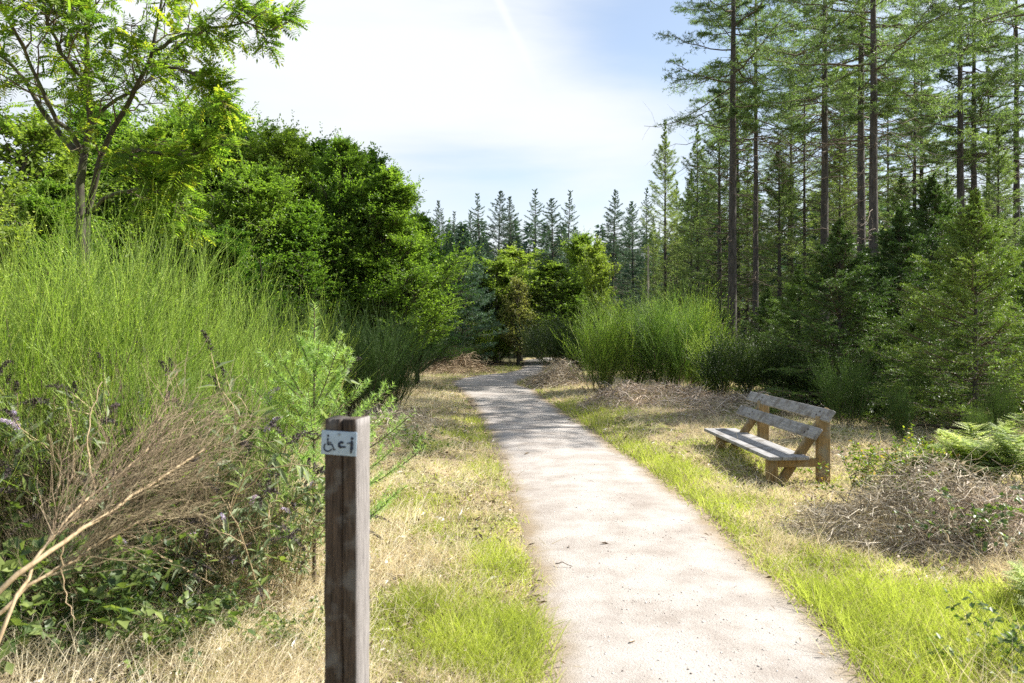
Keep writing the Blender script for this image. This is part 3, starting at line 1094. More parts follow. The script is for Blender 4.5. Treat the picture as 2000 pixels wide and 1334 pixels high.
def place_trees():
    # --- left: dense broadleaved trees
    for k, px, Z, top, wide, rz, lb in (
            (K_horn, 440, 22, 222, .92, 0.3, 'tall rounded green tree, highest of the dense broadleaved row left of the path'),
            (K_horn, 545, 21.5, 262, .80, 2.1, 'green tree with feathery top between the highest broadleaved tree and the pointed one'),
            (K_beech, 668, 20.5, 272, .78, 1.0, 'glossy green tree with a narrow pointed top in the broadleaved row'),
            (K_beech, 762, 20, 335, 1.0, 4.0, 'broad leafy tree sloping down to the path bend, last of the broadleaved row'),
            (K_beech, 590, 19, 400, 1.05, 5.2, 'low bushy tree filling the foot of the broadleaved row above the dark broom'),
            (K_horn, 330, 20, 250, .9, 3.3, 'shaded green tree directly behind the lower rowan sprays'),
            (K_horn, 205, 22, 215, 1.0, 5.0, 'dense tree seen between the forked limbs of the rowan'),
            (K_yell, 40, 17, 230, 1.0, .8, 'yellow-green tree at the edge of the photo behind the rowan'),
            (K_beech, 110, 14.5, 340, .9, 2.7, 'low dark green tree behind the foot of the rowan trunk'),
            (K_yell, -60, 13, 330, 1.0, 2.7, 'light green bushy tree half cut off by the left edge'),
            (K_horn, 385, 23, 212, .9, 4.3, 'tall green tree behind the rowan sprays, left shoulder of the broadleaved row'),
            (K_horn, 610, 22.5, 285, .85, 1.6, 'green tree filling the notch left of the narrow pointed top'),
            (K_beech, 715, 21.5, 300, .85, 5.6, 'green tree directly right of the narrow pointed top'),
            (K_beech, 815, 22, 420, .9, .6, 'lowest green tree at the right foot of the broadleaved row'),
            (K_horn, 500, 19, 330, .95, 3.9, 'sunlit bushy tree in front of the highest broadleaved tree'),
            (K_beech, 455, 17.5, 440, 1.0, 2.9, 'dark low beech thicket behind the bright broom bushes')):
        k.put(lb, atx(px, Z), Z, zy(top, Z), rz, wide)
    # --- centre
    for k, px, Z, top, wide, rz, lb in (
            (K_fir, 905, 34, 440, 1.0, 0, 'grey-green fir right beside the last broadleaved tree'),
            (K_fir, 880, 38, 455, .9, 1.4, 'fir half hidden behind the last broadleaved tree'),
            (K_fir, 935, 37, 470, .8, 2.2, 'small fir between the grey-green fir and the yellowish bushes'),
            (K_yell, 968, 37, 505, 1.23, 0, 'yellow-green bushy tree left of the withered brown one'),
            (K_yell, 1015, 40, 487, 1.30, 1.9, 'yellowish tree with the highest top of the bushy group at the end of the path'),
            (K_yell, 1085, 37, 515, 1.43, 3.1, 'wide yellow-green tree right of the withered brown one'),
            (K_beech, 1120, 39, 545, .8, 4.4, 'small green tree at the right end of the bushy group'),
            (K_brown, 1012, 35.2, 545, .85, 0, 'half withered brownish small tree in front of the yellow-green bushy trees'),
            (K_horn, 1135, 50, 462, .8, 1.1, 'green broadleaved tree below the skyline spruces'),
            (K_yell, 1160, 47, 475, .7, 5.1, 'lit light green tree top between skyline spruces and the tall larch')):
        k.put(lb, atx(px, Z), Z, zy(top, Z), rz, wide)
    # --- skyline spruces
    for i, (px, Z, top, wide, lb) in enumerate((
            (866, 70, 393, .85, 'dark skyline spruce close to the broadleaved row'),
            (884, 74, 412, .7, 'short skyline spruce tucked beside the first one'),
            (919, 78, 414, .5, 'thin spire of a skyline spruce standing in a gap'),
            (942, 70, 380, .95, 'skyline spruce, first of the group of three close spires'),
            (968, 72, 373, .8, 'skyline spruce with very thin tip, middle of the group of three close spires'),
            (1003, 70, 387, 1.0, 'skyline spruce with wide drooping tiers, last of the group of three close spires'),
            (1046, 68, 369, 1.0, 'tallest slim skyline spruce standing alone in the middle'),
            (1084, 70, 386, .95, 'blunt skyline spruce joined to a taller thin one'),
            (1103, 69, 371, .9, 'thin tall skyline spruce rising beside the blunt one'),
            (1123, 75, 440, .9, 'low skyline spruce sloping down to the gap'),
            (1193, 62, 372, 1.05, 'dark bulky skyline spruce right of the sky gap'),
            (1222, 66, 400, .8, 'skyline spruce just right of the dark bulky one'),
            (1238, 60, 393, .8, 'skyline spruce left of the larch crown'),
            (1262, 58, 368, .75, 'skyline spruce touching the pointed larch'))):
        (K_farsp, K_farsp2, K_farsp3, K_farsp2, K_farsp3)[i % 5].put(lb, atx(px, Z), Z, zy(top, Z), i * 1.7, wide * (.9 + .25 * ((i * 7) % 5) / 4), None, (.012 * ((i * 3) % 5 - 2), .012 * ((i * 5) % 7 - 3)))
    # --- forest edge on the right
    for k, px, Z, top, wide, rz, lb in (
            (K_slim, 1299, 42, 236, 1.0, 0, 'slender pointed larch with sparse upswept branches against the white cloud'),
            (K_slim, 1322, 50, 352, 1.1, 1.5, 'greener larch just right of the pointed one'),
            (K_slim, 1276, 47, 420, 1.0, 2.4, 'small larch at the foot of the pointed one'),
            (K_slim, 1362, 38, 238, 1.05, 3.6, 'larch with ragged crown at the left edge of the pine forest'),
            (K_slim, 1405, 36, 150, 1.1, 4.4, 'taller larch between the ragged one and the first big pine trunk'),
            (K_slim, 1522, 34, 270, 1.3, 5.3, 'dense larch between the slender pine and the dark pine trunk'),
            (K_slim, 1350, 44, 330, 1.0, 0.9, 'low larch filling the gap left of the ragged one'),
            (K_slim, 1640, 33, 250, 1.2, 2.0, 'larch behind the close pair of pine trunks'),
            (K_slim, 1460, 44, 300, 1.2, 1.1, 'far larch glimpsed behind the two leftmost pine trunks'),
            (K_slim, 1760, 31, 330, 1.2, 1.3, 'yellowish larch right of the close pair of pine trunks'),
            (K_slim, 1850, 20, 330, 1.0, .5, 'olive larch with tangled bare twigs above the biggest young spruce'),
            (K_slim, 1545, 40, 130, 1.3, 2.9, 'tall larch standing back between the slender pine and the dark straight pine'),
            (K_slim, 1800, 38, 110, 1.4, 4.7, 'tall airy larch standing back right of the close pair of trunks'),
            (K_slim, 1440, 40, 90, 1.2, .4, 'tall larch behind the tall straight pine at the forest edge'),
            (K_slim, 1650, 42, 120, 1.3, 3.5, 'tall larch between the dark straight pine and the close pair'),
            (K_slim, 1930, 34, 120, 1.4, 1.9, 'tall larch behind the pair of trunks above the biggest young spruce'),
            (K_slim, 1950, 24, 250, 1.2, 3.3, 'larch behind the biggest young spruce at the edge of the photo')):
        k.put(lb, atx(px, Z), Z, zy(top, Z), rz, wide)
    for i, (k, px, Z, dia, h, rz, lb) in enumerate((
            (K_pine, 1430, 25, .31, 20, .4, 'tall straight pine at the forest edge, its trunk bare down to the pale broom'),
            (K_pine2, 1476, 30, .25, 20, 1.9, 'slender pine just right of the forest-edge pine'),
            (K_pine2, 1611, 26, .32, 19.5, 3.0, 'dark straight pine rising behind the shorter young spruce, midway along the forest edge'),
            (K_pine, 1706, 18, .25, 16, 4.4, 'thickest pine, the front trunk of the close pair'),
            (K_pine2, 1682, 20, .24, 18, 5.2, 'pine trunk tucked just behind the thickest one'),
            (K_pine, 1878, 29, .36, 19, 2.6, 'pine trunk, left one of the pair above the biggest young spruce'),
            (K_pine2, 1902, 31, .32, 19, .9, 'pine trunk, right one of the pair above the biggest young spruce'),
            (K_pine2, 1571, 36, .19, 17, 1.3, 'thin pine pole between slender pine and dark straight pine'),
            (K_pine, 1785, 36, .25, 18, 5.9, 'pine standing back between the close pair and the biggest young spruce'),
            (K_pine2, 1985, 31, .34, 19, 2.2, 'pine cut by the right edge of the photo'),
            (K_pine, 1735, 44, .25, 18, 3.9, 'pine far behind the close pair of trunks'),
            (K_pine, 2090, 16.5, .26, 19, 1.0, 'pine mostly beyond the right edge, its branches hanging in'),
            (K_pine2, 1660, 48, .25, 17, 0.2, 'pine far behind the dark straight trunk'))):
        o = k.put(lb, atx(px, Z), Z, h, rz, 1.0)
        for ch in o.children:
            if ch.name.startswith('trunk'):
                s = 1.1 * dia / (.33 * h / 20)
                ch.scale = (s, s, 1)
    # --- young spruces
    for k, px, Z, top, wide, rz, lb in (
            (K_ysp, 1905, 12.2, 385, .95, .2, 'biggest young spruce, its dense skirt sweeping the ground right of the bench'),
            (K_ysp2, 1640, 14.5, 445, 1.0, 1.2, 'young spruce with bright pointed top behind the bench'),
            (K_ysp2, 1758, 15.5, 410, 1.0, 2.4, 'dark young spruce between the bright pointed one and the biggest one'),
            (K_ysp, 1560, 18, 520, .9, 3.1, 'low young spruce left of the bright pointed one'),
            (K_ysp2, 1500, 21, 555, .9, 4.0, 'small young spruce at the foot of the slender pine'),
            (K_ysp, 2040, 13.5, 420, 1.0, 5.0, 'young spruce cut by the right edge beyond the biggest one'),
            (K_ysp2, 1820, 18.5, 350, .9, 5.7, 'tall narrow young spruce behind the biggest one'),
            (K_ysp2, 1690, 16.2, 490, 1.1, .9, 'young spruce standing in front of the close pair of pine trunks')):
        k.put(lb, atx(px, Z), Z, zy(top, Z), rz, wide)


place_trees()


def dead_pole():
    a = Acc()
    Z = 33
    x = atx(1266, Z)
    P = np.array([(0, 0, -.1), (.02, 0, 1.5), (.0, 0.02, 3), (.01, 0, zy(482, Z))])
    tubes(a, P, np.array([.05, .045, .04, .03]), 7)
    o = a.build('dead_tree', M['pale_wood'], None, True)
    o.location = (x, Z, ground(x, Z))
    tag(o, 'thin bleached dead trunk standing in front of the larches', 'dead tree')


dead_pole()


# ------------------------------------------------------------------ rowan
def build_rowan():
    Z = 7.6
    bx = atx(160, Z)
    rng = rng_(41)
    t = thing('rowan_tree', 'airy rowan with forked mossy trunk and feathery leaves rising above the broom', 'tree', (bx, Z, ground(bx, Z) - .05))
    gz = t.location.z

    def pt(px, py, dy=0.0):
        return ((px - 160) / FPX * (Z + dy) + (dy * (160 - 1000) / FPX), dy, zy(py, Z + dy) - gz)
    lim = [  # hand-laid limbs
        ([(160, 1000), (160, 800), (158, 600), (160, 440), (160, 370), (163, 300), (172, 240), (172, 160), (168, 80), (172, -10), (180, -120), (175, -240)], [0, 0, 0, 0, 0, 0, .05, .1, .1, .15, .2, .2], .068, .014),
        ([(163, 300), (140, 262), (112, 232), (85, 180), (55, 120), (30, 60), (0, -10), (-40, -100)], [0, -.1, -.2, -.3, -.4, -.45, -.5, -.6], .032, .008),
        ([(165, 700), (166, 520), (170, 400), (185, 340), (205, 285), (235, 225), (262, 180), (290, 130), (303, 85), (312, 10), (320, -90)], [.1, .1, .1, .05, -.05, -.1, -.2, -.3, -.3, -.35, -.4], .046, .010),
        ([(150, 300), (120, 262), (80, 205), (45, 150), (0, 108), (-60, 70)], [0, .2, .3, .5, .6, .7], .042, .010),
        ([(176, 240), (200, 215), (235, 195), (290, 160), (330, 110), (380, 60), (430, 20), (480, -30)], [.1, .2, .3, .4, .5, .6, .6, .7], .026, .006),
        ([(190, 330), (230, 300), (280, 290), (340, 300), (390, 320)], [0, -.2, -.4, -.5, -.6], .028, .007),
        ([(170, 420), (220, 380), (280, 370), (330, 380), (360, 400)], [.1, -.2, -.4, -.6, -.7], .022, .006),
        ([(170, 180), (150, 140), (110, 90), (90, 20), (70, -60)], [.1, -.2, -.4, -.6, -.7], .03, .008),
        ([(300, 100), (350, 70), (420, 55), (480, 40), (530, 60)], [-.3, -.4, -.5, -.6, -.6], .022, .005),
        ([(300, 120), (350, 130), (390, 150), (420, 170), (440, 190)], [-.3, -.5, -.6, -.7, -.7], .018, .005)]
    a = Acc()
    Ls = []
    for pts, dy, r0, r1 in lim:
        P = np.array([pt(p[0], p[1], d) for p, d in zip(pts, dy)])
        n = 12
        s = np.linspace(0, len(P) - 1, n)
        P = np.stack([np.interp(s, np.arange(len(P)), P[:, k]) for k in range(3)], -1)
        P[1:-1] += rng.normal(0, .012, (n - 2, 3))
        tubes(a, P, np.linspace(r0, r1, n) * .86, 9)
        Ls.append(P)
    a.build('trunk', M['bark_green'], t, True)
    L0 = np.stack(Ls)
    b = Acc()
    L1, l1, _, _ = spawn(rng, np.concatenate([L0[:1, 6:], L0[1:2, 2:], L0[2:3, 4:]][0:0] + [L0[0:1]]), 24, .48, 1, 50, .75, .2, -.1, 6, .03)
    X1, m1, _, _ = spawn(rng, L0[1:8], 10, .34, 1, 46, lambda i, q: np.array([.7, .55, .65, .40, .34, .30, .65])[i], .15, -.12, 6, .03)
    Y1, y1, _, _ = spawn(rng, L0[8:], 6, .3, 1, 40, .2, .1, -.12, 6, .03)
    X1, m1 = np.concatenate([X1, Y1]), np.concatenate([m1, y1])
    L1 = np.concatenate([L1, X1])
    l1 = np.concatenate([l1, m1])
    tubes(b, L1, taper(l1, 6, .009, .35), 5)
    L2, l2, _, _ = spawn(rng, L1, 4, .25, 1, 48, lambda i, q: l1[i] * .55, .1, -.1, 4, .04)
    tubes(b, L2, taper(l2, 4, .005, .4), 4)
    b.build('branches', M['twig'], t, True)
    # pinnate leaves
    c = Acc()
    rq = []
    for Q, n in ((L1, 7), (L2, 5)):
        idx = np.repeat(np.arange(len(Q)), n)
        p, T = sample_poly(Q, idx, rng.uniform(.35, 1, len(idx)))
        perp = unit(np.cross(T, rng.normal(size=T.shape)))
        d = unit(T * .55 + perp * .9 + np.array([0, 0, .10]))
        rq.append((p, d))
    p = np.concatenate([q[0] for q in rq])
    d = np.concatenate([q[1] for q in rq])
    n = len(p)
    LL = rng.uniform(.13, .20, n)
    s = np.linspace(0, 1, 5)[None, :, None]
    R = p[:, None] + d[:, None] * s * LL[:, None, None]
    R[:, :, 2] -= .22 * LL[:, None] * s[..., 0] ** 2
    tubes(c, R, taper(LL, 5, .0016, .5), 3)
    up = unit(np.array([0, 0, 1.]) + rng.normal(0, .35, (n, 3)))
    pairs = 7
    tone = rng.random(n)
    for k in range(pairs):
        for sg in (-1, 1):
            q, T = sample_poly(R, np.arange(n), np.full(n, .18 + .76 * k / (pairs - 1)))
            side = unit(np.cross(T, up)) * sg
            dd = unit(side + T * .38 + rng.normal(0, .08, (n, 3)) + np.array([0, 0, -.1]))
            sz = LL * (.33 if 0 < k < pairs - 1 else .26)
            leaves(c, q, dd, up, sz, sz * .40, .1, np.clip(tone + rng.normal(0, .1, n), 0, 1))
    q, T = sample_poly(R, np.arange(n), np.full(n, .99))
    leaves(c, q, T, up, LL * .28, LL * .1, .1, tone)
    c.build('crown', M['rowan'], t)


build_rowan()


# ------------------------------------------------------------------ broom bushes
def broom(name, label, seed, H, spread, mat, nbase=24, n1=10, n2=7, whip=.0017, leaf=.012, stem='twig', nleaf=6, lw=.45, t0=.38):
    rng = rng_(seed)
    t = thing(name, label, 'bush')
    az = rng.uniform(0, 2 * np.pi, nbase)
    th = np.radians(rng.uniform(2, spread, nbase))
    d = np.stack([np.cos(az) * np.sin(th), np.sin(az) * np.sin(th), np.cos(th)], -1)
    l = H * rng.uniform(.55, .80, nbase)
    K = 6
    u = np.linspace(0, 1, K)[None, :, None]
    p0 = np.stack([np.cos(az), np.sin(az), np.zeros(nbase)], -1) * rng.uniform(.02, .16, nbase)[:, None] * H
    p0[:, 2] = -.05
    B = p0[:, None] + d[:, None] * u * l[:, None, None]
    B[:, :, 2] += .10 * l[:, None] * u[..., 0] ** 2
    B[:, 1:] += rng.normal(0, .02, (nbase, K - 1, 3)) * l[:, None, None]
    a = Acc()
    tubes(a, B, taper(l, K, .0045 * H, .3), 5)
    a.build('stems', M[stem], t, True)
    c = Acc()
    L1, l1, _, _ = spawn(rng, B, n1, t0, 1, 32, H * .32, .2, .06, 5, .03, lvar=.5)
    tubes(c, L1, taper(l1, 5, whip * 1.5, .4), 3, rng.random(len(l1)))
    L2, l2, _, i2 = spawn(rng, L1, n2, .1, 1, 22, H * .22, .24, .05, 4, .03, lvar=.6)
    tone = rng.random(nbase)[np.arange(len(l1)) // n1] * .5 + rng.random(len(l1)) * .25
    r2 = np.clip(tone[i2] + rng.random(len(l2)) * .4 - .08, 0, 1)
    tubes(c, L2, taper(l2, 4, whip, .35), 3, r2)
    if nleaf:
        for Q, n, tn in ((L2, nleaf, tone[i2]), (L1, nleaf, tone)):
            idx = np.repeat(np.arange(len(Q)), n)
            p, T = sample_poly(Q, idx, rng.uniform(.05, 1, len(idx)))
            perp = unit(np.cross(T, rng.normal(size=T.shape)))
            dd = unit(T * .8 + perp * .7)
            L = leaf * rng.uniform(.6, 1.4, len(idx))
            leaves(c, p, dd, unit(np.array([0, 0, 1.]) + rng.normal(0, .6, p.shape)), L, L * lw, .1, np.clip(tn[idx] + rng.random(len(idx)) * .45 - .08, 0, 1))
    c.build('shoots', M[mat], t)
    return t


KB1 = Kind(lambda lb: broom('broom_bush', lb, 51, 2.4, 38, 'broom', 30, 10, 7, .0023, .014), 2.4, 'broom bushes along the path')
KB2 = Kind(lambda lb: broom('broom_bush', lb, 52, 2.2, 46, 'broom', 26, 9, 7, .0023, .014), 2.2, 'broom bushes along the path')
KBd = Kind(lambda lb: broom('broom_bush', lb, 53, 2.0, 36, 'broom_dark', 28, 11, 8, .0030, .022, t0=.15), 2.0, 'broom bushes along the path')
KBm = Kind(lambda lb: broom('broom_bush', lb, 54, 2.2, 30, 'broom', 26, 12, 8, .0034, .024, t0=.12), 2.2, 'broom bushes along the path')
KDry = Kind(lambda lb: broom('dry_broom', lb, 55, 1.4, 62, 'dry_twig', 26, 9, 7, .0016, .01, 'tan_branch', 0), 1.4, 'dead broom twigs on the left')
KSh = Kind(lambda lb: broom('leafy_shrub', lb, 56, 1.8, 48, 'undergrowth', 22, 9, 6, .003, .05, 'twig', 9, .5), 1.8, 'dark shrubs')


def place_bushes():
    for k, px, Z, top, wide, rz, lb in (
            (KB1, 110, 5.3, 440, 1.0, 0, 'tall bright green broom at the foot of the rowan trunk'),
            (KB1, 290, 5.9, 470, .85, 2.0, 'bright broom with upright shoots below the lower rowan sprays'),
            (KB2, 410, 6.4, 575, .8, 1.0, 'broom bush sloping down towards the pale conifer sapling'),
            (KB2, -70, 5.0, 440, 1.0, 4.1, 'broom bush cut by the left edge of the photo'),
            (KB2, 250, 5.0, 640, 1.0, 5.0, 'front broom bush with arching shoots behind the dead tan branches'),
            (KB1, 215, 6.9, 455, 1.0, 3.0, 'broom bush in the second row behind the bright ones'),
            (KB2, 520, 8.2, 590, .8, 3.7, 'loose broom bush just left of the pale conifer sapling'),
            (KB2, 20, 4.8, 640, .8, 1.7, 'low broom bush at the left edge with silvery leaves in front'),
            (KB2, 420, 5.2, 700, .75, 2.9, 'low yellowish broom above the dark seed heads'),
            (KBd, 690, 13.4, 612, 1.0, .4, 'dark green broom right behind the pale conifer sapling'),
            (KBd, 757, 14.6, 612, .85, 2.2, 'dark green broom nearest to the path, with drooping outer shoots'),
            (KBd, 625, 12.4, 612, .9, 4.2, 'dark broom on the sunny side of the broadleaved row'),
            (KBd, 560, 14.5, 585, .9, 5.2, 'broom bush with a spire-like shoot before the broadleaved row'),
            (KBm, 1178, 20, 600, .95, 0, 'pale green broom, first bush right of the path'),
            (KBm, 1240, 20.5, 588, 1.0, 1.2, 'tallest pale green broom in the clump right of the path'),
            (KBm, 1305, 20, 580, 1.0, 2.6, 'pale broom with upright shoots in the middle of the right clump'),
            (KBm, 1365, 20.5, 600, .95, 3.9, 'pale broom next to the bare pine trunk'),
            (KBm, 1335, 24, 575, .9, .8, 'broom bush behind the right clump'),
            (KBm, 1400, 18, 650, .9, 5.0, 'greyish broom at the right end of the clump'),
            (KBd, 1650, 12.6, 690, .9, 1.6, 'thin green broom right behind the bench back'),
            (KSh, 1480, 15.6, 660, 1.0, .2, 'dark leafy shrub behind the far end of the bench'),
            (KSh, 1420, 16.6, 672, .9, 1.9, 'dark shrub at the foot of the bare pine trunk'),
            (KSh, 1560, 15, 700, .9, 3.3, 'low dark shrub behind the middle of the bench'),
            (KSh, 852, 30, 672, 1.1, 2.5, 'low greyish shrub on the outside of the path bend'),
            (KSh, 905, 31.5, 676, 1.1, .3, 'low shrub next to the path where it turns right'),
            (KSh, 1085, 29, 640, 1.2, 1.3, 'dark shrub on the inside of the far bend, leaning over the path'),
            (KSh, 1110, 27, 632, 1.2, 4.4, 'dark round shrub left of the pale broom clump'),
            (KSh, 1150, 25, 655, .8, 5.4, 'shaded shrub under the first pale broom'),
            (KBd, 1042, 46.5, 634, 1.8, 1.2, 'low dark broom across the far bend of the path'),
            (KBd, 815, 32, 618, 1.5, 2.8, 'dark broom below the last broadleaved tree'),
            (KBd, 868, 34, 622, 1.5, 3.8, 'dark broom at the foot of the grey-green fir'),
            (KBm, 922, 35, 622, 1.4, 4.6, 'broom bush at the foot of the yellow-green bushy tree'),
            (KBm, 968, 36.0, 624, 1.3, 5.6, 'broom bush beside the foot of the withered brown tree'),
            (KSh, 1000, 40, 640, .9, .6, 'brownish dark shrub at the end of the visible path'),
            (KBd, 1905, 10.6, 790, .6, .8, 'low green broom sprig in the shade below the biggest young spruce'),
            (KBd, 1760, 11.2, 745, .5, 2.8, 'small upright broom between the bench and the biggest young spruce'),
            (KBd, 1955, 11.0, 735, .45, 4.8, 'upright broom sprig at the right edge in front of the spruce skirt')):
        x = atx(px, Z)
        k.put(lb, x, Z, (zy(top, Z) - ground(x, Z)) * (.90 if k is not KSh else 1), rz, wide)
    for px, Z, top, wide, rz, lb in (
            (190, 4.9, 800, .9, 0, 'dead brown broom twigs above the tan branches'),
            (350, 4.9, 830, .8, 2.2, 'dead brown broom twigs spreading towards the dark seed heads'),
            (100, 5.0, 745, .7, 1.1, 'dead brown broom twigs mixed into the middle of the bright broom'),
            (470, 4.8, 905, .8, 5.2, 'dead brown broom twigs left of the seed heads by the post'),
            (140, 4.2, 985, .8, 2.6, 'tangle of dead twigs below the tan branches'),
            (265, 5.2, 735, .6, 3.0, 'dead brown broom twigs beside the pale curved stem'),
            (20, 4.7, 830, .9, 4.0, 'dead brown broom twigs at the left edge')):
        x = atx(px, Z)
        KDry.put(lb, x, Z, zy(top, Z) - ground(x, Z), rz, wide)


place_bushes()


# ------------------------------------------------------------------ conifer sapling behind the post
def build_sapling():
    Z = 5.1
    x = atx(614, Z)
    g = ground(x, Z)
    rng = rng_(61)
    t = thing('conifer_sapling', 'pale green conifer sapling with soft needles just behind the wooden post', 'sapling', (x, Z, g))
    H = zy(592, Z) - g
    P, R = lean_trunk(H, .014, .004, rng, 12, .004)
    a = Acc()
    tubes(a, P, R, 7)
    B = []
    for h, n, l, el in ((.18, 6, .60, 5), (.29, 7, .66, 12), (.40, 7, .64, 20), (.52, 6, .56, 32), (.63, 5, .42, 44), (.74, 4, .26, 55)):
        for i in range(n):
            az = i * 2 * np.pi / n + h * 9 + rng.normal(0, .15)
            e = math.radians(el + rng.normal(0, 5))
            d = np.array([math.cos(az) * math.cos(e), math.sin(az) * math.cos(e), math.sin(e)])
            u = np.linspace(0, 1, 6)[:, None]
            ll = l * rng.uniform(.75, 1.15)
            q = np.array([P[int(h * 11), 0], P[int(h * 11), 1], h * H]) + d * u * ll
            q[:, 2] += .30 * ll * u[:, 0] ** 2
            B.append(q)
    B = np.stack(B)
    lb = np.linalg.norm(B[:, -1] - B[:, 0], axis=1)
    tubes(a, B, taper(lb, 6, .005, .5), 4)
    L2, l2, _, _ = spawn(rng, B, 4, .3, .85, 48, lambda i, s: lb[i] * .38 * (1.1 - .6 * s), .12, .15, 4, .02, True)
    tubes(a, L2, taper(l2, 4, .003, .5), 3)
    a.build('trunk', M['twig'], t, True)
    c = Acc()
    S = np.linspace(0, 1, 6)
    lead = np.stack([np.interp(.42 + .58 * S, np.linspace(0, 1, 12), P[:, k]) for k in range(3)], -1)[None]
    for Q, n, nl in ((B, 200, .042), (L2, 90, .036), (lead, 520, .052)):
        idx = np.repeat(np.arange(len(Q)), n)
        p, T = sample_poly(Q, idx, rng.uniform(.08, 1.0, len(idx)))
        perp = unit(np.cross(T, rng.normal(size=T.shape)))
        d = unit(T * .55 + perp)
        needles(c, p, d, nl * rng.uniform(.8, 1.25, len(idx)), .0046, rng, rng.random(len(idx)))
    c.build('crown', M['sapling'], t)


build_sapling()


# ------------------------------------------------------------------ buddleia, brambles, fern, bilberry, heaps, dead branches
def buddleia(label, seed, H, mat='buddleia'):
    rng = rng_(seed)
    t = thing('butterfly_bush', label, 'bush')
    n = 11
    az = rng.uniform(0, 6.28, n)
    th = np.radians(rng.uniform(8, 48, n))
    d = np.stack([np.cos(az) * np.sin(th), np.sin(az) * np.sin(th), np.cos(th)], -1)
    l = H * rng.uniform(.7, 1.05, n)
    u = np.linspace(0, 1, 7)[None, :, None]
    B = d[:, None] * u * l[:, None, None]
    B[:, :, 2] -= .12 * l[:, None] * u[..., 0] ** 2
    a = Acc()
    tubes(a, B, taper(l, 7, .006, .4), 5)
    L1, l1, _, _ = spawn(rng, B, 4, .35, .95, 40, H * .28, .1, -.1, 5, .03)
    tubes(a, L1, taper(l1, 5, .003, .5), 4)
    a.build('stems', M['tan_branch'], t, True)
    c = Acc()
    for Q, k in ((B, 15), (L1, 8)):
        idx = np.repeat(np.arange(len(Q)), k)
        p, T = sample_poly(Q, idx, rng.uniform(.25, .93, len(idx)))
        perp = unit(np.cross(T, rng.normal(size=T.shape)))
        dd = unit(T * .5 + perp + np.array([0, 0, -.2]))
        L = rng.uniform(.06, .13, len(idx))
        leaves(c, p, dd, unit(np.array([0, 0, 1.]) + rng.normal(0, .5, p.shape)), L, L * .24, .2, rng.random(len(idx)), .4)
    c.build('foliage', M[mat], t)
    # flower spikes: curved tapering clusters of little bits
    for which, m in ((0, 'seed_head'), (1, 'lilac')):
        for q in range(len(L1)):
            if (q % 15 == 4) != bool(which):
                continue
            h = Acc()
            tip = L1[q, -1]
            T = unit(L1[q, -1] - L1[q, -2])
            ll = rng.uniform(.12, .22)
            k = 150
            s = rng.random(k)
            cen = tip + T * (s * ll)[:, None]
            cen[:, 2] -= .45 * ll * s ** 2
            rad = .017 * (1 - s * .75)
            dd = unit(rng.normal(size=(k, 3)))
            leaves(h, cen + dd * rad[:, None] * .3, dd, rng.normal(size=(k, 3)), rad * 1.1 + .003, .006, .1, rng.random(k))
            h.build('seed_head' if not which else 'flower_spike', M[m], t)
    return t


KBud = Kind(lambda lb: buddleia(lb, 71, 1.3), 1.3, 'butterfly bushes on the left')
for px, Z, py, rz, lb in ((520, 4.6, 870, 0, 'silvery butterfly bush with dark curled seed heads left of the post'),
                          (400, 5.0, 660, 2.0, 'butterfly bush with lilac flower spikes among the broom shoots'),
                          (150, 4.7, 700, 3.6, 'butterfly bush with dark seed heads in front of the tall broom'),
                          (-60, 4.6, 690, 5.0, 'butterfly bush with grey leaves at the left edge'),
                          (575, 4.9, 905, 4.0, 'butterfly bush with twisted dark seed heads right beside the post'),
                          (300, 4.4, 985, 5.6, 'butterfly bush with grey leaves in the hollow under the dead twigs'),
                          (440, 4.6, 1010, 1.2, 'low silvery butterfly bush below the dead twigs')):
    x = atx(px, Z)
    KBud.put(lb, x, Z, zy(py, Z) - ground(x, Z), rz, 1.0)


def bramble(label, seed, n=14, H=.6, mat='bramble', leaf=.06):
    rng = rng_(seed)
    t = thing('bramble', label, 'plant')
    az = rng.uniform(0, 6.28, n)
    l = H * rng.uniform(.9, 1.9, n)
    u = np.linspace(0, 1, 8)[None, :, None]
    th = np.radians(rng.uniform(15, 60, n))
    d = np.stack([np.cos(az) * np.sin(th), np.sin(az) * np.sin(th), np.cos(th)], -1)
    B = d[:, None] * u * l[:, None, None]
    B[:, :, 2] -= .42 * l[:, None] * u[..., 0] ** 2.2
    a = Acc()
    tubes(a, B, taper(l, 8, .004, .4), 4)
    L1, l1, _, _ = spawn(rng, B, 12, .10, 1, 60, .09, .3, 0, 3, .05)
    tubes(a, L1, taper(l1, 3, .0016, .6), 3)
    a.build('stems', M['broom_dark'], t, True)
    c = Acc()
    tip = L1[:, -1]
    T = unit(L1[:, -1] - L1[:, 0])
    up = unit(np.array([0, 0, 1.]) + rng.normal(0, .35, T.shape))
    for ang in (-65, 0, 65):
        side = np.cross(T, up)
        dd = T * math.cos(math.radians(ang)) + side * math.sin(math.radians(ang)) + np.array([0, 0, -.1])
        L = leaf * rng.uniform(.7, 1.25, len(tip))
        leaves(c, tip, dd, up, L, L * .7, .14, rng.random(len(tip)))
    c.build('foliage', M[mat], t)
    return t


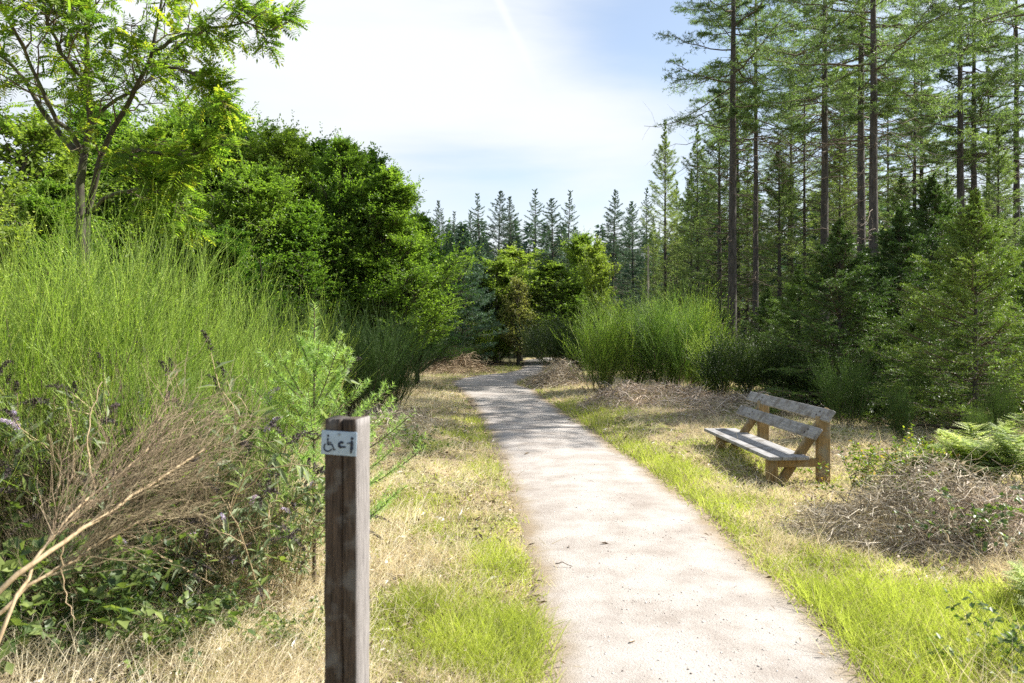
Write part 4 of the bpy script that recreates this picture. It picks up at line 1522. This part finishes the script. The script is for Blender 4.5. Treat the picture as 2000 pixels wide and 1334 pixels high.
KBr = Kind(lambda lb: bramble(lb, 75), .6, 'brambles low in the thicket')
for px, py, h, rz, lb in ((80, 1285, .55, 0, 'bramble with green leaves in the corner below the tan branches'),
                          (215, 1180, .6, 1.3, 'bramble growing under the fork of the tan branches'),
                          (310, 1130, .55, 2.5, 'bramble with one large bright leaf in the dark hollow'),
                          (90, 1090, .7, 3.9, 'bramble behind the tan branches at the left edge'),
                          (1905, 1085, .4, 5.0, 'bright green bramble on the brown bracken heap'),
                          (1945, 1320, .35, .4, 'low green plant in the grass at the bottom right corner'),
                          (820, 890, .4, 2.2, 'small bramble at the dark edge of the dry verge'),
                          (545, 1010, .5, 4.6, 'bramble between the silvery bush and the post'),
                          (520, 1130, .28, 1.1, 'small green weed in the pale litter left of the post'),
                          (575, 1265, .25, 3.0, 'small green weed at the foot of the post, at the bottom of the photo'),
                          (440, 1240, .3, 4.2, 'leafy weed in the dry grass between the bramble corner and the post'),
                          (340, 1290, .34, 5.2, 'leafy weed in front of the bare ground under the bramble hollow'),
                          (60, 1325, .75, 3.6, 'bramble clump at the very bottom left, in front of everything'),
                          (190, 1300, .6, 1.9, 'bramble with pale stems near the bottom left corner'),
                          (330, 1190, .6, .2, 'bramble on the sunny edge of the dark hollow'),
                          (20, 1190, .95, 2.9, 'bramble at the left edge where the tan branches start'),
                          (150, 1240, .6, 5.5, 'bramble in front of the dark hollow under the dead twigs'),
                          (400, 1070, .55, .9, 'bramble in the shade below the low silvery butterfly bush'),
                          (255, 1075, .8, 3.3, 'bramble filling the dark hollow behind the tan branches')):
    Z = EYE * FPX / (py - HOR)
    KBr.put(lb, atx(px, Z), Z, h, rz)


def bilberry(label, seed):
    rng = rng_(seed)
    t = thing('leafy_bush', label, 'bush')
    n = 60
    az = rng.uniform(0, 6.28, n)
    th = np.radians(rng.uniform(5, 68, n))
    d = np.stack([np.cos(az) * np.sin(th), np.sin(az) * np.sin(th), np.cos(th)], -1)
    l = rng.uniform(.35, .62, n)
    p0 = np.stack([rng.normal(0, .22, n), rng.normal(0, .12, n), np.full(n, -.05)], -1)
    u = np.linspace(0, 1, 5)[None, :, None]
    B = p0[:, None] + d[:, None] * u * l[:, None, None]
    a = Acc()
    tubes(a, B, taper(l, 5, .004, .4), 4)
    L1, l1, _, _ = spawn(rng, B, 6, .3, 1, 42, .16, .15, 0, 4, .04)
    tubes(a, L1, taper(l1, 4, .002, .5), 3)
    a.build('stems', M['twig'], t, True)
    c = Acc()
    for Q, k in ((L1, 12), (B, 10)):
        idx = np.repeat(np.arange(len(Q)), k)
        p, T = sample_poly(Q, idx, rng.uniform(.3, 1, len(idx)))
        perp = unit(np.cross(T, rng.normal(size=T.shape)))
        L = rng.uniform(.022, .042, len(idx))
        leaves(c, p, unit(T * .7 + perp), unit(np.array([0, 0, 1.]) + rng.normal(0, .5, p.shape)), L, L * .6, .14, rng.random(len(idx)))
    c.build('foliage', M['bilberry'], t)
    return t


o = bilberry('low bush with small yellow-green leaves on the bracken heap right of the bench', 81)
o.location = (atx(1775, 7.3), 7.3, ground(atx(1775, 7.3), 7.3))
o.scale = (1.3, 1.2, 1.0)
o2 = dup(o, 'small leafy bush between the yellow-green bush and the ferns')
o2.location = (atx(1845, 7.7), 7.7, ground(atx(1845, 7.7), 7.7))
o2.rotation_euler = (0, 0, 2)
o2.scale = (1.0, 1.0, 1.0)
o['group'] = o2['group'] = 'leafy bushes on the bracken heap'


def fern(label, seed, n=13, H=.8):
    rng = rng_(seed)
    t = thing('fern', label, 'fern')
    az = rng.uniform(0, 6.28, n)
    th = np.radians(rng.uniform(8, 46, n))
    d = np.stack([np.cos(az) * np.sin(th), np.sin(az) * np.sin(th), np.cos(th)], -1)
    l = H * rng.uniform(.8, 1.3, n)
    u = np.linspace(0, 1, 10)[None, :, None]
    B = d[:, None] * u * l[:, None, None]
    B[:, :, 2] -= .40 * l[:, None] * u[..., 0] ** 2.3
    a = Acc()
    tubes(a, B, taper(l, 10, .0035, .3), 4)
    c = Acc()
    for k in range(22):
        s = .25 + .73 * k / 21
        for sg in (-1, 1):
            q, T = sample_poly(B, np.arange(n), np.full(n, s))
            up = unit(np.array([0, 0, 1.]) + rng.normal(0, .12, (n, 3)))
            side = unit(np.cross(T, up)) * sg
            dd = unit(side + T * .35)
            pl = l * .30 * (1 - (s - .25) / .76) ** .8 * min(1, (s - .1) * 4) + .01
            for j in range(9):
                w = (j + .6) / 9.6
                c0 = q + dd * (pl * w)[:, None]
                for s2 in (-1, 1):
                    pd = unit(np.cross(dd, up) * s2 + dd * .45)
                    L = pl * .26 * (1 - w * .8) + .004
                    leaves(c, c0, pd, up, L, L * .45, .1, rng.random(n))
    a.build('stalks', M['broom'], t, True)
    c.build('fronds', M['fern'], t)
    return t


KF = Kind(lambda lb: fern(lb, 85), .8, 'ferns at the right')
for px, Z, h, rz, lb in ((1925, 7.2, 1.0, 0, 'pale fern with arching fronds behind the bracken heap'), (2010, 6.9, 1.0, 2, 'fern at the right edge beside the pale arching one'),
                         (1865, 8.3, .8, 4, 'fern in the rear, partly behind the small leafy bush'), (2045, 4.6, .5, 1, 'fern frond reaching in over the bright grass at the right edge'),
                         (1500, 13.6, .5, 5, 'small fern in the shade behind the bench')):
    x = atx(px, Z)
    KF.put(lb, x, Z, h, rz, 1.0)


def heap(label, seed, x, y, rx, ry, h, n, mat='bracken', wid=.0055, L=.44, sink=.0, name='bracken_heap', cat='dead bracken'):
    """a tangle of dead stalks and shrivelled fronds lying over a mound"""
    rng = rng_(seed)
    r = np.sqrt(rng.random(n)) * 1.0
    a = rng.uniform(0, 6.28, n)
    px, py = x + r * np.cos(a) * rx, y + r * np.sin(a) * ry
    ok = pdist(px, py) > .08
    px, py, r = px[ok], py[ok], r[ok]
    n = len(px)
    pz = ground(px, py) + h * np.clip(1 - r ** 2, 0, 1) * rng.random(n) ** .6 * (.25 + 1.6 * vnoise(px, py, .32 * max(rx, 1), seed)) + .01
    az = rng.uniform(0, 6.28, n)
    el = rng.normal(.10, .42, n)
    d = np.stack([np.cos(az) * np.cos(el), np.sin(az) * np.cos(el), np.sin(el)], -1)
    l = L * rng.uniform(.4, 1.3, n)
    K = 5
    u = np.linspace(0, 1, K)[None, :, None]
    P = np.stack([px, py, pz], -1)[:, None] + d[:, None] * u * l[:, None, None]
    l = np.where(rng.random(n) < .12, l * 2.2, l)
    P[:, :, 2] -= rng.uniform(.1, .7, n)[:, None] * l[:, None] * u[..., 0] ** 2
    P[:, 1:] += rng.normal(0, .05, (n, K - 1, 3)) * l[:, None, None]
    gz = ground(P[:, :, 0], P[:, :, 1])
    P[:, :, 2] = np.maximum(P[:, :, 2], gz + .005)
    side = unit(np.cross(d, rng.normal(size=(n, 3))))
    c = Acc()
    ribbons(c, P - np.array([x, y, 0]), wid * rng.uniform(.5, 1.6, n), side, rng.random(n))
    k = int(n * .35)
    ix = rng.integers(0, n, k)
    p, T = sample_poly(P, ix, rng.random(k))
    dd = unit(T + rng.normal(0, .9, (k, 3)))
    LL = L * rng.uniform(.04, .12, k)
    leaves(c, p - np.array([x, y, 0]), dd, rng.normal(size=(k, 3)), LL, LL * .5, .3, rng.random(k))
    o = c.build(name, M[mat])
    o.location = (x, y, 0)
    return tag(o, label, cat)


heap('heap of brown dead bracken below the yellow-green bush', 91, atx(1800, 6.5), 6.5, 1.15, .75, .30, 3600)
heap('dark tangle of dead bracken at the right edge below the ferns', 92, atx(1960, 6.0), 6.0, .6, .55, .26, 1800)
heap('mound of grey-brown dead bracken between the pale broom clump and the path', 93, 2.95, 16.2, 1.7, 1.3, .2, 2600, wid=.012, L=.4)
heap('mound of dead bracken right behind the far end of the bench', 94, 4.7, 14.6, 1.5, 1.1, .15, 1900, wid=.011, L=.4)
heap('pile of pale dead stalks on the inside of the path bend', 95, 1.35, 23.2, .85, 1.5, .42, 2000, wid=.013, L=.6, name='stalk_heap', cat='dead stalks')
heap('brown bramble thicket on the outside of the path bend', 96, -2.6, 30.5, 1.8, 1.8, .55, 2200, 'dry_twig', wid=.014, L=.7, name='dry_thicket', cat='dry thicket')
heap('dark dead stalks at the foot of the dark broom by the path', 97, -2.0, 12.4, .9, 1.5, .22, 1700, wid=.009, L=.3, name='stalk_heap', cat='dead stalks')
heap('trampled dead bracken on the ground behind the near bench post', 98, 4.3, 9.7, .9, .9, .05, 1500, wid=.006, L=.25)
heap('dry stalks at the foot of the right broom clump', 99, 4.3, 18.0, 2.2, .8, .3, 1900, wid=.012, L=.5, name='stalk_heap', cat='dead stalks')


def dead_branches():
    rng = rng_(101)
    Z = 3.1

    def pt(px, py, z):
        return (atx(px, z), z, zy(py, z))
    data = [
        ('thickest bare tan branch leaning up across the bramble hollow', [(-40, 1200, 2.8), (40, 1115, 2.85), (110, 1070, 2.95), (180, 1025, 3.05), (250, 975, 3.2), (320, 930, 3.35), (400, 880, 3.5)], .011),
        ('tan branch crossing under the thickest one', [(-40, 1235, 2.9), (20, 1180, 2.95), (60, 1140, 3.0), (140, 1100, 3.1), (210, 1050, 3.2), (300, 1010, 3.35)], .009),
        ('short tan branch forking upward from the thickest one', [(-30, 1320, 2.75), (20, 1200, 2.8), (60, 1110, 2.9), (85, 1070, 2.95), (160, 985, 3.1), (230, 930, 3.25), (300, 870, 3.4)], .008),
        ('thin pale twig hanging down from the tan branches', [(128, 1050, 3.0), (120, 1090, 3.0), (122, 1140, 3.0), (135, 1190, 2.98), (145, 1210, 2.97)], .003),
        ('pale curved dry stem standing up among the broom shoots', [(185, 955, 3.6), (172, 900, 3.6), (170, 860, 3.62), (180, 800, 3.65), (200, 745, 3.7)], .0045)]
    for lb, pts, r in data:
        P = np.array([pt(*p) for p in pts])
        o0 = P[0].copy()
        n = 14
        s = np.linspace(0, len(P) - 1, n)
        P = np.stack([np.interp(s, np.arange(len(P)), P[:, k]) for k in range(3)], -1) - o0
        P[1:] += rng.normal(0, .004, (n - 1, 3))
        t = thing('dead_branch', lb, 'branch', tuple(o0), 0, 'dead tan branches')
        a = Acc()
        tubes(a, P, np.linspace(r, r * .4, n), 7)
        a.build('bough', M['tan_branch'], t, True)
        if r > .006:
            b = Acc()
            L1, l1, _, _ = spawn(rng, P[None], 46, .42, 1, 22, .38, .03, .05, 5, .05)
            tubes(b, L1, taper(l1, 5, .0026, .4), 3, rng.random(len(l1)))
            L2, l2, _, _ = spawn(rng, L1, 6, .2, 1, 20, .2, .03, .05, 4, .05)
            tubes(b, L2, taper(l2, 4, .0013, .5), 3, rng.random(len(l2)))
            b.build('twigs', M['dry_twig'], t)


dead_branches()


def path_twigs():
    rng = rng_(111)
    for lb, x, y, l, az in (('thin dark twig lying across the left edge of the path', atx(1085, 5.6), 5.6, .14, -.5),
                            ('short dark twig on the verge next to the path edge', atx(1032, 4.9), 4.9, .12, 1.2),
                            ('small dark twig on the path by the stalk pile', atx(1018, 20), 20, .22, .3)):
        u = np.linspace(0, 1, 6)
        P = np.stack([u * l * math.cos(az), u * l * math.sin(az), .03 + .012 * np.sin(u * 3)], -1)
        P[1:] += rng.normal(0, .004, (5, 3))
        a = Acc()
        tubes(a, P, np.linspace(.004, .002, 6), 5)
        o = a.build('twig', M['twig'], None, True)
        o.location = (x, y, 0.0)
        tag(o, lb, 'twig')


path_twigs()

# ------------------------------------------------------------------ grass, litter, gravel, undergrowth, far wood (stuff)
GREEN = [  # picture column, row, half width and half depth in metres, strength
    (960, 1090, .22, .45, 1), (985, 1260, .35, .3, 1), (850, 1290, .4, .3, .7), (800, 1190, .2, .2, .7), (935, 920, .25, .8, .6), (860, 1040, .25, .3, .5), (1300, 925, .32, .7, 2.0),
    (1255, 890, .25, 1.0, 1.2), (1480, 985, .5, .5, .5), (1400, 1010, .2, .5, .6), (1900, 1240, .75, .45, 1.6), (1800, 1190, .5, .35, 1.4), (1720, 1210, .3, .3, .7), (1620, 1100, .3, .4, .6), (1450, 900, .6, .8, .9), (1150, 815, .8, 2.2, .9), (930, 850, .4, 1.5, .7),
    (1840, 790, 2.5, 2.0, 1.0), (990, 715, 1.2, 4, 1.0), (740, 850, .6, 1.2, .7), (700, 1000, .4, .5, .4), (820, 975, .4, .5, .5), (1980, 1320, .5, .3, 1.0)]
GRN = [(atx(a, EYE * FPX / (b - HOR)), EYE * FPX / (b - HOR), c, d, e) for a, b, c, d, e in GREEN]


def greenness(x, y):
    g = .14 + .75 * sstep(.5, .80, vnoise(x, y, .55, 31)) * vnoise(x, y, 2.2, 32)
    for bx, by, rx, ry, s in GRN:
        g = g + s * np.exp(-((x - bx) / rx) ** 2 - ((y - by) / ry) ** 2)
    g = g + (.45 * (x > path_lr(y)[1] - .1) + .15) * np.exp(-np.maximum(pdist(x, y), 0) / .45) * (.3 + 1.2 * vnoise(x, y, .8, 91))
    return g


def scatter(rng, n, z0, z1, k=.72, margin=1.2):
    Z = z0 * (z1 / z0) ** rng.random(n)
    X = rng.uniform(-1, 1, n) * (k * Z + margin)
    return X, Z


def blades(name, mat, seed, n, accept, hgt, wid, lean, z0=1.9, z1=34, K=4, label=None, flop=.5):
    rng = rng_(seed)
    X, Y = scatter(rng, n, z0, z1)
    d = pdist(X, Y)
    edge = .05 - .26 * (rng.random(n) ** 3)
    ok = (d > edge) & (rng.random(n) < accept(X, Y, d))
    X, Y, d = X[ok], Y[ok], d[ok]
    n = len(X)
    h = hgt(X, Y, rng) * rng.uniform(.45, 1.25, n)
    az = rng.uniform(0, 6.28, n)
    th = np.abs(rng.normal(0, lean, n))
    dr = np.stack([np.cos(az) * np.sin(th), np.sin(az) * np.sin(th), np.cos(th)], -1)
    u = np.linspace(0, 1, K)[None, :, None]
    P = np.stack([X, Y, np.maximum(ground(X, Y), 0) - .005], -1)[:, None] + dr[:, None] * u * h[:, None, None]
    hor = np.stack([np.cos(az), np.sin(az), np.zeros(n)], -1)
    b = flop * rng.random(n)
    P += hor[:, None] * (b * h)[:, None, None] * u ** 2
    P[:, :, 2] -= (b * h)[:, None] * .6 * u[..., 0] ** 2
    P[:, :, 2] = np.maximum(P[:, :, 2], ground(P[:, :, 0], P[:, :, 1]) * (pdist(P[:, :, 0], P[:, :, 1]) > 0) + .004)
    side = unit(np.cross(dr, np.stack([np.cos(az + 1.2), np.sin(az + 1.2), np.zeros(n) + .2], -1)))
    a = Acc()
    ribbons(a, P, wid * (1 + Y / 7), side, np.clip(.55 * vnoise(X, Y, .3, seed) + .55 * rng.random(n) - .05, 0, 1))
    o = a.build(name, M[mat])
    o['kind'] = 'stuff'
    o['label'] = label
    o['category'] = 'grass'
    return o


def thicket(x, y):   # inside the bushes on the left, or in the deep forest shade: little grass
    return np.maximum(sstep(-1.7, -2.4, x + .25 * (y - 5)) * (y < 9) * .85, sstep(5.5, 8, x - .1 * y))


blades('green_grass', 'grass', 201, 520000, lambda x, y, d: np.clip(greenness(x, y) * (.45 + .9 * vnoise(x, y, .16, 37)), 0, .85) * (1 - .8 * thicket(x, y)) * sstep(-.1, .12, d + .05),
       lambda x, y, r: .075 + .12 * np.clip(greenness(x, y) - .45, 0, 1.1), .0036, .42, label='fresh green grass tufts along the path')
blades('dry_grass', 'dry_grass', 202, 620000, lambda x, y, d: np.clip(.95 - .5 * greenness(x, y), .35, 1) * (1 - .55 * thicket(x, y)) * (.25 + .75 * sstep(-.05, .35, d)) * (.12 + .88 * sstep(.28, .62, .6 * vnoise(x, y, .45, 77) + .4 * vnoise(x, y, .14, 78))) * (1 - .6 * sstep(20, 34, y)),
       lambda x, y, r: .08 + .13 * vnoise(x, y, .6, 5), .0028, .95, flop=.75, label='bleached dry grass on the verges')
blades('tall_dry_grass', 'dry_grass', 203, 110000, lambda x, y, d: np.clip(.3 * sstep(.55, .8, vnoise(x, y, .5, 41)) + .45 * ((x < -.8) & (x > -3.2) & (y < 7)), 0, 1) * sstep(.15, .5, d),
       lambda x, y, r: .36 + .0 * x, .0026, .55, z1=26, flop=.9, label='taller dry grass stems bending over')


def litter(name, mat, seed, n, size, accept, label, z1=24):
    rng = rng_(seed)
    X, Y = scatter(rng, n, 1.9, z1)
    d = pdist(X, Y)
    ok = rng.random(n) < accept(X, Y, d)
    X, Y, d = X[ok], Y[ok], d[ok]
    n = len(X)
    p = np.stack([X, Y, np.where(d < 0, .03, np.maximum(ground(X, Y), .0)) + rng.random(n) * .02 + .002], -1)
    dr = unit(np.stack([rng.normal(size=n), rng.normal(size=n), rng.normal(0, .25, n)], -1))
    L = size * rng.uniform(.4, 1.5, n) * (1 + Y / 14)
    a = Acc()
    leaves(a, p, dr, unit(np.array([0, 0, 1.]) + rng.normal(0, .45, (n, 3))), L, L * rng.uniform(.08, .34, n), .3, rng.random(n))
    o = a.build(name, M[mat])
    o['kind'] = 'stuff'
    o['label'] = label
    o['category'] = 'litter'


litter('pale_leaves', 'pale_leaf', 212, 30000, .05, lambda x, y, d: .9 * ((x < -.62) & (x > -2.6) & (y < 6.2) & (vnoise(x, y, .35, 61) > .5)) + .05 * (d > .3) * (y < 9), 'curled whitish dead leaves lying among the dry grass', 10)
litter('leaf_litter', 'litter', 211, 260000, .042, lambda x, y, d: np.where(d > 0, .8 * (.25 + .6 * sstep(.45, .7, vnoise(x, y, .5, 51)) + .5 * ((x < -.8) & (y < 7))) * (.4 + .6 * sstep(.0, .4, d)), .012 * np.exp(d / .16)), 'dead leaves and straw bits strewn over the ground')


def gravel():
    rng = rng_(221)
    n = 48000
    X, Y = scatter(rng, n, 2.2, 22, .5, .5)
    d = pdist(X, Y)
    ok = (d < .12) & (rng.random(n) < .35 + .65 * sstep(-.5, 0, d) + .4 * (vnoise(X, Y, .4, 8) > .6))
    X, Y, d = X[ok], Y[ok], d[ok]
    n = len(X)
    s = .0028 + .006 * rng.random(n) ** 5
    base = np.array([(1, 0, 0), (0, 1, 0), (-1, 0, 0), (0, -1, 0), (0, 0, .7), (0, 0, -.7)], float)
    V = base[None] * s[:, None, None] * rng.uniform(.6, 1.3, (n, 6, 1))
    an = rng.uniform(0, 6.28, n)
    c, q = np.cos(an)[:, None], np.sin(an)[:, None]
    V = np.stack([V[..., 0] * c - V[..., 1] * q, V[..., 0] * q + V[..., 1] * c, V[..., 2]], -1)
    l, r = path_lr(Y)
    t = np.clip((X - l) / (r - l), 0, 1)
    z = -.030 + .058 * np.sin(np.pi * t) ** .35 + .016 * (vnoise(X, Y, .9, 6) - .5) * np.sin(np.pi * t) + s * .3
    V += np.stack([X, Y, z], -1)[:, None]
    f = np.array([(0, 1, 4), (1, 2, 4), (2, 3, 4), (3, 0, 4), (1, 0, 5), (2, 1, 5), (3, 2, 5), (0, 3, 5)])
    F = (np.arange(n)[:, None, None] * 6 + f[None]).reshape(-1, 3)
    a = Acc()
    a.add(V.reshape(-1, 3), F, np.repeat(rng.random(n), 6))
    o = a.build('gravel', leaf_mat('pebble', (.17, .145, .125), (.60, .56, .51), 0, rough=.85, spec=.2))
    o['kind'] = 'stuff'
    o['label'] = 'small pebbles scattered over the path'


gravel()


def undergrowth():
    """knee- to head-high dark leaves on the shaded forest floor"""
    rng = rng_(231)
    cs = []
    for _ in range(420):
        if rng.random() < .68:
            Y = rng.uniform(13.5, 60)
            X = .30 * Y + 1.5 + rng.random() ** 1.3 * (.5 * Y)
            if X < 5.2 + max(0, (19 - Y)) * .25:
                continue
        elif rng.random() < .6:
            Y = rng.uniform(42, 64)
            X = rng.uniform(-12, 14)
        else:
            Y = rng.uniform(12, 30)
            X = rng.uniform(-.75, -.22) * Y - .8
        if pdist(np.array(X), np.array(Y)) < 1.5:
            continue
        h = rng.uniform(.35, 1.3) * (1 if Y > 18 else .45)
        cs.append((X, Y, h, rng.uniform(.5, 1.5)))
    a = Acc()
    for X, Y, h, w in cs:
        n = int(240 * w)
        u = rng.normal(size=(n, 3))
        u = unit(u) * rng.random((n, 1)) ** .4
        p = np.stack([X + u[:, 0] * w, Y + u[:, 1] * w, ground(X, Y) + np.abs(u[:, 2]) * h], -1)
        L = rng.uniform(.05, .11, n) * (1 + Y / 40)
        leaves(a, p, rng.normal(size=(n, 3)) + np.array([0, 0, .3]), unit(np.array([0, 0, 1.]) + rng.normal(0, .5, (n, 3))), L, L * .5, .15, np.clip(rng.random(n) * .7 + rng.random() * .3, 0, 1))
        k = 14
        B = np.stack([X + rng.normal(0, w * .4, k), Y + rng.normal(0, w * .4, k), np.full(k, ground(X, Y))], -1)
        u2 = np.linspace(0, 1, 4)[None, :, None]
        d = unit(np.array([0, 0, 1.]) + rng.normal(0, .35, (k, 3)))
        tubes(a, B[:, None] + d[:, None] * u2 * h * 1.1, np.full((k, 4), .004), 3)
    o = a.build('undergrowth', M['undergrowth'])
    o['kind'] = 'stuff'
    o['label'] = 'dark leafy undergrowth below the trees'
    o['category'] = 'undergrowth'


undergrowth()


def far_wood():
    rng = rng_(241)
    a = Acc()
    b = Acc()
    for i in range(290):
        u = rng.random()
        if u < .45:
            Y = rng.uniform(50, 95)
            X = rng.uniform(.20, .80) * Y
            H = rng.uniform(8, 13)
        elif u < .75:
            Y = rng.uniform(76, 100)
            X = rng.uniform(-.25, .22) * Y
            H = rng.uniform(9, 13)
        else:
            Y = rng.uniform(26, 70)
            X = rng.uniform(-.85, -.25) * Y
            H = rng.uniform(5, 8) * (.8 + Y / 120)
        n = 900
        s = rng.random(n) ** 1.2
        az = rng.uniform(0, 6.28, n)
        rad = (1 - s) * H * .20 * rng.random(n) ** .5 + .1
        tier = np.round(s * 26) / 26
        p = np.stack([X + rad * np.cos(az), Y + rad * np.sin(az), H * (.12 + .88 * tier) - rad * .25 + rng.normal(0, .12, n)], -1)
        d = np.stack([np.cos(az), np.sin(az), -.15 + rng.normal(0, .3, n)], -1)
        needles(a, p, d, rng.uniform(.4, .8, n), rng.uniform(.16, .3, n), rng, np.clip(rng.random(n) * .7 + .3 * rng.random(), 0, 1))
        tubes(b, np.array([(X, Y, 0), (X, Y, H * .5), (X, Y, H)]), np.array([.16, .1, .02]), 5)
    o = a.build('distant_wood', M['far_spruce'])
    o['kind'] = 'stuff'
    o['label'] = 'far conifer wood behind the clearing'
    o['category'] = 'wood'
    k = b.build('trunks', M['bark'], o)
    k['kind'] = 'stuff'


far_wood()
